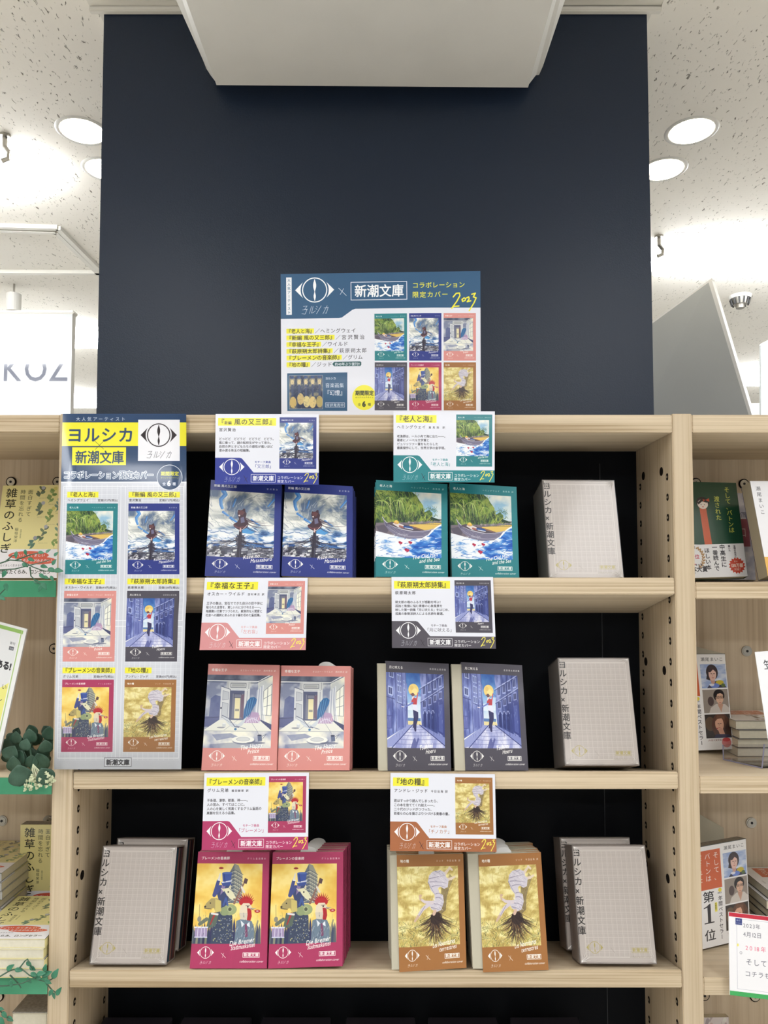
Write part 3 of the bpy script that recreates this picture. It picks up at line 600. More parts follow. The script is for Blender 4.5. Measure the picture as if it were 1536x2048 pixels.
def lin(c):
    return tuple(((v/255)/12.92 if v/255 <= .04045 else ((v/255+.055)/1.055)**2.4) for v in c) + (1,)
def new_mat(name):
    m = bpy.data.materials.new(name); m.use_nodes = True
    return m, m.node_tree, m.node_tree.nodes['Principled BSDF']
def mat(name, col, rough=.5, metal=0., spec=.5, coat=0., noise=0., nscale=20, bump=0., trans=0., emit=0., alpha=1., crough=.1):
    m, t, b = new_mat(name)
    b.inputs['Base Color'].default_value = lin(col); b.inputs['Roughness'].default_value = rough
    b.inputs['Metallic'].default_value = metal; b.inputs['Specular IOR Level'].default_value = spec
    b.inputs['Coat Weight'].default_value = coat; b.inputs['Coat Roughness'].default_value = crough
    b.inputs['Transmission Weight'].default_value = trans
    if emit: b.inputs['Emission Color'].default_value = lin(col); b.inputs['Emission Strength'].default_value = emit
    if noise or bump:
        tc = t.nodes.new('ShaderNodeTexCoord'); n = t.nodes.new('ShaderNodeTexNoise'); n.inputs['Scale'].default_value = nscale; n.inputs['Detail'].default_value = 5
        t.links.new(tc.outputs['Object'], n.inputs['Vector'])
        if noise:
            r = t.nodes.new('ShaderNodeValToRGB'); t.links.new(n.outputs['Fac'], r.inputs[0])
            r.color_ramp.elements[0].position = .3; r.color_ramp.elements[1].position = .7
            r.color_ramp.elements[0].color = lin([max(0, v-noise) for v in col]); r.color_ramp.elements[1].color = lin([min(255, v+noise) for v in col])
            t.links.new(r.outputs[0], b.inputs['Base Color'])
        if bump:
            bp = t.nodes.new('ShaderNodeBump'); bp.inputs['Strength'].default_value = bump; bp.inputs['Distance'].default_value = .002
            t.links.new(n.outputs['Fac'], bp.inputs['Height']); t.links.new(bp.outputs[0], b.inputs['Normal'])
    return m
def image_mat(name, canvas, rough=.45, coat=0., spec=.4, bump=0., crough=.08):
    m, t, b = new_mat(name)
    n = t.nodes.new('ShaderNodeTexImage'); n.image = canvas.image(name); n.extension = 'EXTEND'
    uv = t.nodes.new('ShaderNodeUVMap'); uv.uv_map = 'UVMap'
    t.links.new(uv.outputs[0], n.inputs[0]); t.links.new(n.outputs[0], b.inputs['Base Color'])
    b.inputs['Roughness'].default_value = rough; b.inputs['Specular IOR Level'].default_value = spec
    b.inputs['Coat Weight'].default_value = coat; b.inputs['Coat Roughness'].default_value = crough
    return m
def wood(name, axis, base=(214, 190, 150), dark=(184, 156, 112), scale=1., rough=.5, contrast=1., fine=150):
    """pale ash veneer; the grain runs along axis (0 x, 1 y, 2 z)"""
    m, t, b = new_mat(name)
    tc = t.nodes.new('ShaderNodeTexCoord'); mp = t.nodes.new('ShaderNodeMapping')
    s = [fine*scale]*3; s[axis] = 2.2*scale; mp.inputs['Scale'].default_value = s
    n = t.nodes.new('ShaderNodeTexNoise'); n.inputs['Scale'].default_value = 1; n.inputs['Detail'].default_value = 6; n.inputs['Roughness'].default_value = .6; n.inputs['Distortion'].default_value = .4
    mp2 = t.nodes.new('ShaderNodeMapping'); s2 = [26*scale]*3; s2[axis] = .9*scale; mp2.inputs['Scale'].default_value = s2
    n2 = t.nodes.new('ShaderNodeTexNoise'); n2.inputs['Scale'].default_value = 1.; n2.inputs['Detail'].default_value = 3; n2.inputs['Distortion'].default_value = 1.2
    L = t.links.new
    L(tc.outputs['Object'], mp.inputs[0]); L(tc.outputs['Object'], mp2.inputs[0]); L(mp.outputs[0], n.inputs['Vector']); L(mp2.outputs[0], n2.inputs['Vector'])
    mx = t.nodes.new('ShaderNodeMath'); mx.operation = 'MULTIPLY_ADD'; mx.inputs[1].default_value = .6
    mm = t.nodes.new('ShaderNodeMath'); mm.operation = 'MULTIPLY'; mm.inputs[1].default_value = .4
    L(n2.outputs['Fac'], mm.inputs[0]); L(n.outputs['Fac'], mx.inputs[0]); L(mm.outputs[0], mx.inputs[2])
    r = t.nodes.new('ShaderNodeValToRGB'); L(mx.outputs[0], r.inputs[0])
    e = r.color_ramp.elements; e[0].position = .5-.12/contrast; e[1].position = .5+.1/contrast; e[0].color = lin(dark); e[1].color = lin(base)
    k = e.new(.5); k.color = lin([(base[i]*.72+dark[i]*.28) for i in range(3)])
    L(r.outputs[0], b.inputs['Base Color']); b.inputs['Roughness'].default_value = rough; b.inputs['Specular IOR Level'].default_value = .3
    bp = t.nodes.new('ShaderNodeBump'); bp.inputs['Strength'].default_value = .12; bp.inputs['Distance'].default_value = .001
    L(n.outputs['Fac'], bp.inputs['Height']); L(bp.outputs[0], b.inputs['Normal'])
    return m

class MB:
    """collects verts/faces with material slots and uv, builds one mesh object"""
    def __init__(s): s.v = []; s.f = []; s.m = []; s.uv = []
    def face(s, pts, mi=0, uv=None):
        i = len(s.v); s.v += [tuple(p) for p in pts]; s.f.append(tuple(range(i, i+len(pts)))); s.m.append(mi)
        s.uv.append(uv or [(0, 0)]*len(pts))
    def slab(s, q, d, mi=(0, 1, 1), n=1, uv=((0, 1), (1, 1), (1, 0), (0, 0))):
        """q = TL,TR,BR,BL of the face seen, d = vector to the back; mi = face, back, edges"""
        q = [Vector(p) for p in q]; b = [p+Vector(d) for p in q]
        s.face([q[3], q[2], q[1], q[0]], mi[0], [uv[3], uv[2], uv[1], uv[0]])
        s.face([b[0], b[1], b[2], b[3]], mi[1])
        for i in range(4):
            j = (i+1) % 4; s.face([q[i], q[j], b[j], b[i]], mi[2])
    def box(s, x0, x1, y0, y1, z0, z1, mi=0):
        s.slab([(x0, y0, z1), (x1, y0, z1), (x1, y0, z0), (x0, y0, z0)], (0, y1-y0, 0), (mi, mi, mi))
    def cyl(s, c, ax, r, L, n=16, mi=0, r2=None):
        ax = Vector(ax).normalized(); u = ax.orthogonal().normalized(); v = ax.cross(u); c = Vector(c); r2 = r if r2 is None else r2
        A = [c+(u*math.cos(2*math.pi*i/n)+v*math.sin(2*math.pi*i/n))*r for i in range(n)]
        B = [c+ax*L+(u*math.cos(2*math.pi*i/n)+v*math.sin(2*math.pi*i/n))*r2 for i in range(n)]
        s.face(A[::-1], mi); s.face(B, mi)
        for i in range(n): j = (i+1) % n; s.face([A[i], A[j], B[j], B[i]], mi)
    def tube(s, pts, r, n=6, mi=0, r2=None):
        pts = [Vector(p) for p in pts]; r2 = r if r2 is None else r2; rings = []
        for k, p in enumerate(pts):
            d = (pts[min(k+1, len(pts)-1)]-pts[max(k-1, 0)]).normalized(); u = d.cross(Vector((0.13, .9, .3))).normalized(); v = d.cross(u)
            rr = r+(r2-r)*k/(len(pts)-1); rings.append([p+(u*math.cos(2*math.pi*i/n)+v*math.sin(2*math.pi*i/n))*rr for i in range(n)])
        for a, b in zip(rings, rings[1:]):
            for i in range(n): j = (i+1) % n; s.face([a[i], a[j], b[j], b[i]], mi)
        s.face(rings[0][::-1], mi); s.face(rings[-1], mi)
    def build(s, name, mats, parent=None, origin=None, bevel=0., smooth=False, merge=True):
        o0 = Vector(origin) if origin is not None else Vector((0, 0, 0))
        me = bpy.data.meshes.new(name)
        me.from_pydata([tuple(Vector(v)-o0) for v in s.v], [], s.f)
        mats = mats if isinstance(mats, (list, tuple)) else [mats]
        for m in mats: me.materials.append(m)
        me.polygons.foreach_set('material_index', [min(i, len(mats)-1) for i in s.m])
        ul = me.uv_layers.new(name='UVMap'); ul.data.foreach_set('uv', [c for f in s.uv for p in f for c in p])
        if merge:
            bm = bmesh.new(); bm.from_mesh(me); bmesh.ops.remove_doubles(bm, verts=bm.verts, dist=1e-5)
            bmesh.ops.recalc_face_normals(bm, faces=bm.faces)
            if bevel: bmesh.ops.bevel(bm, geom=bm.edges[:], offset=bevel, segments=2, affect='EDGES', clamp_overlap=True)
            bm.to_mesh(me); bm.free()
        if smooth: me.polygons.foreach_set('use_smooth', [True]*len(me.polygons))
        ob = bpy.data.objects.new(name, me); COL.objects.link(ob)
        if parent is not None: ob.parent = parent
        ob.location = o0 if parent is None else o0 - (parent.get('_o') and Vector(parent['_o']) or Vector((0, 0, 0)))
        ob['_o'] = list(o0)
        return ob
def thing(name, loc, label, cat, group=None):
    o = bpy.data.objects.new(name, None); COL.objects.link(o); o.location = loc; o.empty_display_size = .02
    o['_o'] = list(loc); return tag(o, label, cat, group)
def tag(o, label=None, cat=None, group=None, kind=None):
    if label: o['label'] = label
    if cat: o['category'] = cat
    if group: o['group'] = group
    if kind: o['kind'] = kind
    return o
def copy_tree(o, parent=None):
    c = o.copy(); COL.objects.link(c)
    if parent is not None: c.parent = parent
    for ch in list(o.children): copy_tree(ch, c)
    return c
def quad(px, Y, tilt=0., Yr=None):
    """pixel corners TL,TR,BR,BL -> a plane whose bottom edge is at depth Y (left) / Yr (right), leaning back by tilt"""
    a = P(*px[3], Y); b = P(*px[2], Y if Yr is None else Yr)
    e = (b-a).normalized(); up = Vector((0, math.sin(tilt), math.cos(tilt))); n = e.cross(up).normalized()   # n towards the camera (-y)
    if n.y > 0: n = -n
    mid = (a+b)/2
    return [PP(*p, mid, n) for p in px], n
def place(px, Y, tilt, restz, Yr=None, back=0.):
    q, n = quad(px, Y, tilt, Yr)
    mid = (q[2]+q[3])/2
    dz = restz(mid.y) + .0006 - min(q[2].z, q[3].z) + max(0, back)
    q = [p+Vector((0, 0, dz)) for p in q]
    return q, n
# ---------------------------------------------------------------------------
# printed matter
# ---------------------------------------------------------------------------
COV = {k: make_cover(k) for k in COVERS}
WHITE = (231, 233, 243)
M_COV = {k: image_mat('printed_cover_'+n, COV[k], .42, .1, .3) for k, n in (('sea', 'teal'), ('wind', 'blue'), ('prince', 'pink'), ('moon', 'grey'), ('band', 'magenta'), ('earth', 'brown'))}
YEL = (243, 236, 64); INK = (48, 46, 52)

CARDS = {
 'wind': dict(bg=(46, 60, 150), t=[('『', 13, 0), ('新編', 7.6, 0), (' 風の又三郎』', 13, 0)], tw=112, a='宮沢賢治', b='', l=['どっどど　どどうど　どどうど　どどう。', '風に乗って、謎の転校生がやって来た。', '自然の声と子どもたちの感性が痛いほど', '澄み渡る珠玉の短編集。'], m='「又三郎」'),
 'sea': dict(bg=(40, 132, 140), t=[('『老人と海』', 13.5, 0)], tw=79, a='ヘミングウェイ', b='高見浩 訳', l=['老漁師は、一人小舟で海に出た――。', '著者にノーベル文学賞と', 'ピュリッツァー賞をもたらした', '最高傑作にして、世界文学の金字塔。'], m='「老人と海」'),
 'prince': dict(bg=(216, 148, 150), t=[('『幸福な王子』', 13.5, 0)], tw=99, a='オスカー・ワイルド', b='西村孝次 訳', l=['王子の像は、宝石でできた自分の目や体に', '貼られた金箔を、貧しい人に分け与える――。', '格調高い文章でつづられた、献身的な人間愛と', '社会への諷刺にあふれる９編を収めた童話集。'], m='「左右盲」'),
 'moon': dict(bg=(84, 80, 90), t=[('『萩原朔太郎詩集』', 13, 0)], tw=110, a='萩原朔太郎', b='', l=['朔太郎の魂のふるえが感動を呼ぶ！', '孤独と焦燥に悩む青春の心象風景を', '映した第一詩集「月に吠える」をはじめ、', '孤高の象徴派詩人による名詩を厳選。'], m='「月に吠える」'),
 'band': dict(bg=(180, 58, 106), t=[('『ブレーメンの音楽師』', 11.5, 0)], tw=112, a='グリム兄弟', b='植田敏郎 訳', l=['不条理、凄惨、歓喜、神――。', '人の営み、すべてはここに。', '人の心を美しく気高くするグリム童話の', '真髄を伝える小品集。'], m='「ブレーメン」'),
 'earth': dict(bg=(170, 104, 66), t=[('『地の糧』', 13.5, 0)], tw=67, a='アンドレ・ジッド', b='今日出海 訳', l=['君はすっかり読んでしまったら、', 'この本を捨ててくれ給え――。', '二十代のジッドがつづった、', '若者らの心を揺さぶりつづける青春の書。'], m='「チノカテ」'),
}
def make_card(k):
    d = CARDS[k]; c = Canvas(820, 564, 205, 141, WHITE); bg = d['bg']
    c.rect(5, 8, 6+d['tw']+2, 23.5, YEL)
    x = 5; tot = sum(len(s)*z for s, z, _ in d['t']); f = (d['tw']+2)/tot
    for s, z, _ in d['t']:
        c.text(s, x, 20.6, z, INK, fit=len(s)*z*f, bold=.012); x += len(s)*z*f
    c.text(d['a'], 7, 34.5, 7.4, INK, fit=len(d['a'])*8.3, bold=.01)
    if d['b']: c.text(d['b'], 13+len(d['a'])*8.3, 34.5, 5, INK, fit=33, bold=.015)
    for i, s in enumerate(d['l']): c.text(s, 7, 52.4+i*7.7, 6.0, INK, fit=min(len(s)*5.95, 112), bold=.014)
    c.poly([(0, 88), (48, 88), (52, 89), (55, 92), (76, 117.5), (205, 117.5), (205, 141), (0, 141)], bg)
    eye_logo(c, 33, 106.5, 25, (250, 250, 252)); hand_kana(c, 18, 126, 32, 11, WHITE, .6, .6)
    c.line([(57, 124), (64, 137)], .8, (50, 40, 50)); c.line([(64, 127), (58, 135)], .6, (50, 40, 50), .8)
    c.frame(71, 121, 119.5, 137, .7, (250, 250, 252)); c.text('新潮文庫', 74.4, 133.4, 11.3, (250, 250, 252), fit=42, bold=.025)
    c.text('コラボレーション', 123, 130, 6.6, (250, 250, 252), fit=51, bold=.01); c.text('限定カバー', 123, 137.6, 6.6, (250, 250, 252), fit=34, bold=.01)
    script2023(c, 175, 118, 28, 19, (246, 234, 96))
    c.text('モチーフ楽曲', 78, 98.5, 5.2, bg, fit=32, bold=.01); n = len(d['m']); c.text(d['m'], 95-n*4.1, 108.5, 8.4, bg, fit=n*8.2)
    c.paste(COV[k].a, 127, 6.6, 200, 110)
    return c

def make_board():
    c = Canvas(1200, 885, 400, 295, WHITE); N = (44, 88, 126)
    c.poly([(0, 0), (400, 0), (400, 72), (149, 72), (143, 74), (122, 89), (116, 90), (0, 90)], N)
    c.rect(11, 7, 22, 82, (238, 240, 244)); c.text('大人気アーティスト', 13.2, 15.5, 6.6, N, vert=True, sp=1.22)
    eye_logo(c, 68, 33, 39, (250, 250, 252)); hand_kana(c, 42, 64, 54, 18, WHITE, .85, .9)
    c.line([(116, 30), (131, 45)], .9, WHITE); c.line([(126, 31), (119, 43)], .8, WHITE)
    c.frame(140, 18, 253, 55, 1.3, WHITE); c.text('新潮文庫', 147.5, 46.5, 26.5, (250, 250, 252), fit=99, bold=.024)
    c.text('コラボレーション', 263, 31.5, 13, YEL, fit=106, bold=.01); c.text('限定カバー', 263, 50.5, 13.2, YEL, fit=72, bold=.01)
    script2023(c, 341, 42, 52, 32, YEL)
    for i, (t, tw, a, aw) in enumerate((('『老人と海』', 54, '／ヘミングウェイ', 82), ('『新編 風の又三郎』', 95, '／宮沢賢治', 58), ('『幸福な王子』', 68, '／ワイルド', 52), ('『萩原朔太郎詩集』', 91, '／萩原朔太郎', 66), ('『ブレーメンの音楽師』', 109, '／グリム', 40), ('『地の糧』', 46, '／ジッド', 42))):
        y = 119+i*13.4; c.rect(11, y-8.8, 12+tw, y-.6, YEL); c.rect(11, y-.8, 12+tw, y+1.4, YEL, .55)
        c.text(t, 11, y, 10.3, INK, fit=tw+2, bold=.012); c.text(a, 14+tw, y, 10, INK, fit=aw)
    c.poly([(102, 182), (106, 177.5), (158, 177.5), (160, 179), (160, 184), (158, 186.5), (106, 186.5)], (40, 88, 90)); c.text('約40年ぶり復刊!!', 107, 184.8, 6.6, WHITE, fit=50, bold=.02)
    c.rect(12, 199, 132, 274, N)
    p = Canvas(270, 268, 1, 1); f = fbm(270, 268, 5, 6, 4, 5)
    p.a[:] = ramp(f, (.25, (38, 52, 84)), (.55, (72, 84, 104)), (.8, (140, 134, 116)))
    for i in range(5):
        x = .1+i*.2; p.poly([(x-.07, .12), (x, .03), (x+.07, .12), (x+.05, .3), (x-.05, .3)], (156, 150, 128)); p.ell(x, .2, .05, .07, (214, 196, 150)); p.rect(x-.05, .02, x+.05, .1, (54, 80, 130)); p.line([(x, .3), (x, .6)], .06, (60, 74, 110))
    for x, y in ((.12, .8), (.34, .7), (.52, .78), (.7, .8), (.9, .78)): p.ell(x, y, .1, .17, jit((206, 178, 120), random.Random(int(x*100)), 26))
    dabs(p, 160, 2, lambda r: (r.random(), r.random()), lambda x, y, r: jit(r.choice([(36, 50, 84), (190, 170, 130), (100, 90, 110)]), r), .08, .012, lambda x, y, r: r.uniform(-2, 2), .5)
    c.paste(p.a, 15.5, 203.5, 83, 270.5); c.frame(15.5, 203.5, 83, 270.5, .6, (190, 200, 214))
    c.text('ヨルシカ', 88, 212.5, 5.8, WHITE, fit=21, bold=.02); c.text('音楽画集', 87.5, 228, 9.6, WHITE, fit=38); c.text('『幻燈』', 86, 243, 11.5, WHITE, fit=42, bold=.01)
    c.frame(88, 258, 127, 267, .7, WHITE); c.text('好評発売中', 90, 265.2, 6.6, WHITE, fit=35, bold=.01)
    c.ell(166, 248, 24, 24.5, YEL, n=48); c.text('期間限定', 148, 243, 10, (52, 60, 40), fit=37, bold=.03); c.text('オリジナルデザイン', 148, 249, 3.4, (52, 60, 40), fit=36)
    c.text('全', 153, 264, 6.5, (52, 60, 40)); c.text('6', 162, 265.5, 14, (52, 60, 40), bold=.05); c.text('種', 173, 264, 6.5, (52, 60, 40))
    for i, k in enumerate(('sea', 'wind', 'prince', 'moon', 'band', 'earth')):
        x = 187+(i % 3)*69.4; y = 82.5+(i//3)*97; c.paste(COV[k].a, x, y, x+65, y+93.5)
    return c

def make_poster():
    G = (210, 213, 222); c = Canvas(750, 2136, 250, 712, G); N = (46, 72, 108)
    for i in range(24):          # ruled manuscript lines
        x = 10+i*10.2; c.rect(x, 142, x+.9, 694, (228, 231, 238)); 
    for i in range(46):
        y = 150+i*12.; c.rect(6, y, 244, y+.9, (228, 231, 238)); c.rect(6, y+3, 244, y+3.7, (228, 231, 238), .7)
    for x0, x1 in ((116, 133),): c.rect(x0, 146, x1, 694, G); 
    for x in (119, 128): c.rect(x, 146, x+1.2, 694, (233, 235, 242))
    for y0, y1 in ((145, 415), (425, 690)): c.frame(5, y0, 245, y1, 1.5, (238, 240, 246))
    c.rect(0, 0, 250, 136.5, N); c.rect(0, 136.5, 250, 139, (238, 240, 246)); c.rect(0, 17.5, 250, 65, (240, 232, 60))
    c.text('大人気アーティスト', 27, 14, 9, (236, 240, 246), fit=100); c.text('ヨルシカ', 9, 55, 33, N, fit=136, bold=.025)
    c.rect(21, 67.5, 129, 103.5, (240, 232, 60)); c.text('新潮文庫', 27, 97.5, 27, N, fit=98, bold=.022)
    c.line([(66, 55), (84, 71)], .7, (60, 70, 60)); c.line([(84, 55), (67, 72)], .7, (60, 70, 60))
    c.text('コラボレーション限定カバー', 4, 129.5, 17, (238, 242, 248), fit=181, bold=.085); c.text('コラボレーション限定カバー', 4, 129.5, 17, N, fit=181, bold=.012)
    c.rect(153, 12, 237, 95, (238, 238, 243)); eye_logo(c, 194.5, 43, 36.5, (46, 40, 46)); hand_kana(c, 171, 75, 50, 15, (96, 96, 104), 1, .8)
    c.ell(216.5, 128, 25.5, 25.5, (236, 240, 246), n=48); c.ell(216.5, 128, 24.5, 24.5, N, n=48)
    c.text('期間限定', 199, 124, 9.4, YEL, fit=36, bold=.02); c.text('オリジナルデザイン', 199, 130, 3.6, YEL, fit=36); c.text('全', 202, 143.5, 7, WHITE, bold=.02); c.text('6', 211.5, 144.5, 14, WHITE, bold=.05); c.text('種', 222, 143.5, 7, WHITE, bold=.02)
    rows = ((166, 175.5, 180, 321, ('sea', '『老人と海』', 60, 'ヘミングウェイ', 42, '572'), ('wind', '『新編 風の又三郎』', 100, '宮沢賢治', 24, '572')),
            (339, 349.5, 354, 496, ('prince', '『幸福な王子』', 76, 'オスカー・ワイルド', 53, '693'), ('moon', '『萩原朔太郎詩集』', 99, '萩原朔太郎', 31, '528')),
            (517.5, 528, 532, 677, ('band', '『ブレーメンの音楽師』', 101, 'グリム兄弟', 30, '649'), ('earth', '『地の糧』', 50, 'アンドレ・ジッド', 45, '605')))
    for yt, ya, y0, y1, A, B in rows:
        for x, (k, t, tw, a, aw, p) in ((14, A), (136, B)):
            c.rect(x-1, yt-9.4, x+tw+1, yt+2, YEL); c.text(t, x, yt, 10.8, INK, fit=tw, bold=.014)
            c.text(a, x, ya, 5.6, INK, fit=aw, bold=.01); c.text('定価%s円(税込)' % p, x+60, ya, 5.2, INK, fit=40, bold=.01)
            c.paste(COV[k].a, x-1, y0, x+100, y1)
    c.rect(98, 688.5, 152, 706.5, (226, 229, 236)); c.frame(98, 688.5, 152, 706.5, .8, (60, 62, 70)); c.text('新潮文庫', 102, 702.5, 12.5, (50, 50, 58), fit=46, bold=.03)
    return c

def make_box_face(seed):
    c = Canvas(450, 640, 1, 1, (192, 183, 177)); L = (210, 202, 196)
    for i in range(13):
        x = .13+i*.066; c.rect(x, .05, x+.005, .94, L); 
        if i % 2: c.rect(x+.018, .05, x+.021, .94, L, .8)
    for i in range(18):
        y = .05+i*.0525; c.rect(.1, y, .95, y+.0035, L); c.rect(.1, y+.018, .95, y+.0205, L, .7)
    c.frame(.09, .04, .95, .95, .007, (214, 207, 200))
    for i, ch in enumerate('ヨルシカ×新潮文庫'): c.text(ch, .002, .094+i*.083, .078, (24, 22, 22), sx=1.0, bold=.012)
    GD = (178, 164, 92)
    eye_logo(c, .21, .868, .11, GD, .9, 450/640); c.frame(.69, .868, .91, .91, .003, GD, .7); c.text('新潮文庫', .70, .9, .034, GD, fit=.2, bold=.03, al=.8); c.text('collaboration cover', .66, .95, .024, (150, 140, 120), shear=.3, fit=.28, al=.8)
    c.line([(.42, .872), (.47, .912)], .004, (150, 140, 130), .7)
    return c

def leafy(c, x, y, s, col, seed):
    r = random.Random(seed); c.arc((x, y), (x+s*.2, y-s*.5), (x+s*.5, y-s), .006, col)
    for k in range(6):
        t = (k+1)/7; cx, cy = x+s*.5*t, y-s*t; a = r.choice([-.5, 3.4])+r.uniform(-.5, .5)
        c.ell(cx+.03*math.cos(a), cy+.02*math.sin(a), .034, .015, jit(col, r, 16), .95, a)
def make_weeds():
    Y = (232, 222, 156); c = Canvas(420, 600, 1, 1, Y); D = (44, 46, 34)
    pass
    c.text('時間を忘れる', .27, .095, .055, (70, 74, 56), vert=True, sp=1.12); c.text('面白すぎて', .38, .095, .055, (70, 74, 56), vert=True, sp=1.12)
    c.text('稲垣栄洋', .25, .50, .036, (70, 74, 56), vert=True, sp=1.15); c.text('静岡大学教授', .33, .50, .015, (90, 94, 70), vert=True, sp=1.1)
    for k, (x, y, s) in enumerate(((.55, .13, .1), (.7, .2, .16), (.82, .3, .2), (.55, .34, .14), (.7, .42, .16), (.88, .52, .18), (.62, .62, .16), (.85, .68, .18), (.5, .7, .12))):
        leafy(c, x, y, s, [(96, 112, 88), (120, 148, 84), (98, 134, 116)][k % 3], k)
        c.ell(x+s*.5, y-s, .028, .02, [(176, 178, 186), (214, 206, 120), (150, 150, 160)][k % 3])
        c.text('オオイヌノフグリ', x, y+.02, .012, (120, 120, 96))
    c.rect(0, .70, 1, 1, (236, 235, 240))
    c.text('雑草のふしぎ', .06, .125, .108, D, vert=True, sp=1.12, bold=.004, sx=1.1)
    c.ell(.5, .765, .3, .045, (214, 96, 74)); c.ell(.66, .82, .26, .04, (214, 96, 74)); c.text('すごい！たくましい', .24, .777, .036, WHITE, fit=.5, shear=.2, bold=.02); c.text('ちからがみえない！', .42, .832, .034, WHITE, fit=.46, shear=.2, bold=.02)
    c.text('知的なたくらみ、ロングセラー', .06, .955, .05, D, fit=.86, bold=.02); c.text('たくましく生きるための', .1, .88, .025, (90, 90, 96), fit=.4)
    return c
def make_baton():
    G = (34, 74, 54); c = Canvas(420, 600, 1, 1, G); T = (206, 210, 92)
    c.text('そして、バトンは', .80, .1, .062, T, vert=True, sp=1.0, bold=.01); c.text('渡された', .63, .20, .062, T, vert=True, sp=1.05, bold=.01)
    c.poly([(.40, .27), (.50, .27), (.53, .66), (.42, .66)], (204, 96, 58)); c.ell(.455, .22, .095, .062, (36, 32, 34)); c.ell(.455, .235, .08, .05, (238, 226, 214)); c.poly([(.375, .22), (.455, .175), (.53, .2), (.52, .22), (.45, .205), (.39, .24)], (36, 32, 34))
    c.ell(.43, .24, .008, .003, INK); c.ell(.48, .24, .008, .003, INK); c.line([(.445, .262), (.465, .262)], .008, (186, 60, 60)); c.poly([(.5, .19), (.56, .17), (.56, .21)], (196, 84, 56)); c.poly([(.5, .19), (.46, .18), (.47, .21)], (196, 84, 56))
    c.rect(0, .655, 1, 1, (236, 236, 238))
    c.text('中高生に', .63, .71, .058, INK, vert=True, sp=1.05, bold=.02); c.text('一番読んで', .52, .71, .056, INK, vert=True, sp=.98, bold=.02); c.text('ほしい本', .40, .74, .056, INK, vert=True, sp=1.05, bold=.02)
    c.text('聞いた', .76, .69, .022, INK, vert=True, bold=.02); c.text('全国の先生に', .84, .69, .022, INK, vert=True, bold=.02)
    c.text('第9回', .14, .695, .026, INK, fit=.13, bold=.02); c.poly([(0.120, 0.720), (0.184, 0.700), (0.196, 0.700), (0.196, 0.855), (0.260, 0.857), (0.260, 0.865), (0.070, 0.865), (0.070, 0.857), (0.136, 0.855), (0.136, 0.728), (0.070, 0.736), (0.070, 0.728)], (196, 56, 82)); c.text('位', .25, .80, .05, (196, 56, 82), bold=.02)
    for k in range(9):
        a = -1.1+k*.27; x, y = .24+.13*math.cos(a), .79+.11*math.sin(a); c.ell(x, y, .022, .009, (170, 130, 80), 1, a+.8); c.ell(x+.02, y+.004, .02, .008, (170, 130, 80), 1, a-.6)
    c.text('キミ本大賞', .02, .935, .064, INK, fit=.4, bold=.03); c.text('世に贈る本大賞', .1, .875, .02, INK, fit=.25, bold=.02); c.text('全国書店員', .14, .955, .014, INK)
    pts = []
    for i in range(32): r_ = .125 if i % 2 else .1; pts.append((.86+r_*math.cos(i*math.pi/16), .885+r_*.7*math.sin(i*math.pi/16)))
    c.poly(pts, (204, 84, 66)); c.text('130万部', .77, .9, .045, (246, 238, 224), fit=.18, bold=.03); c.text('突破！', .81, .935, .028, (246, 238, 224)); c.text('累計', .82, .85, .02, (246, 238, 224))
    return c
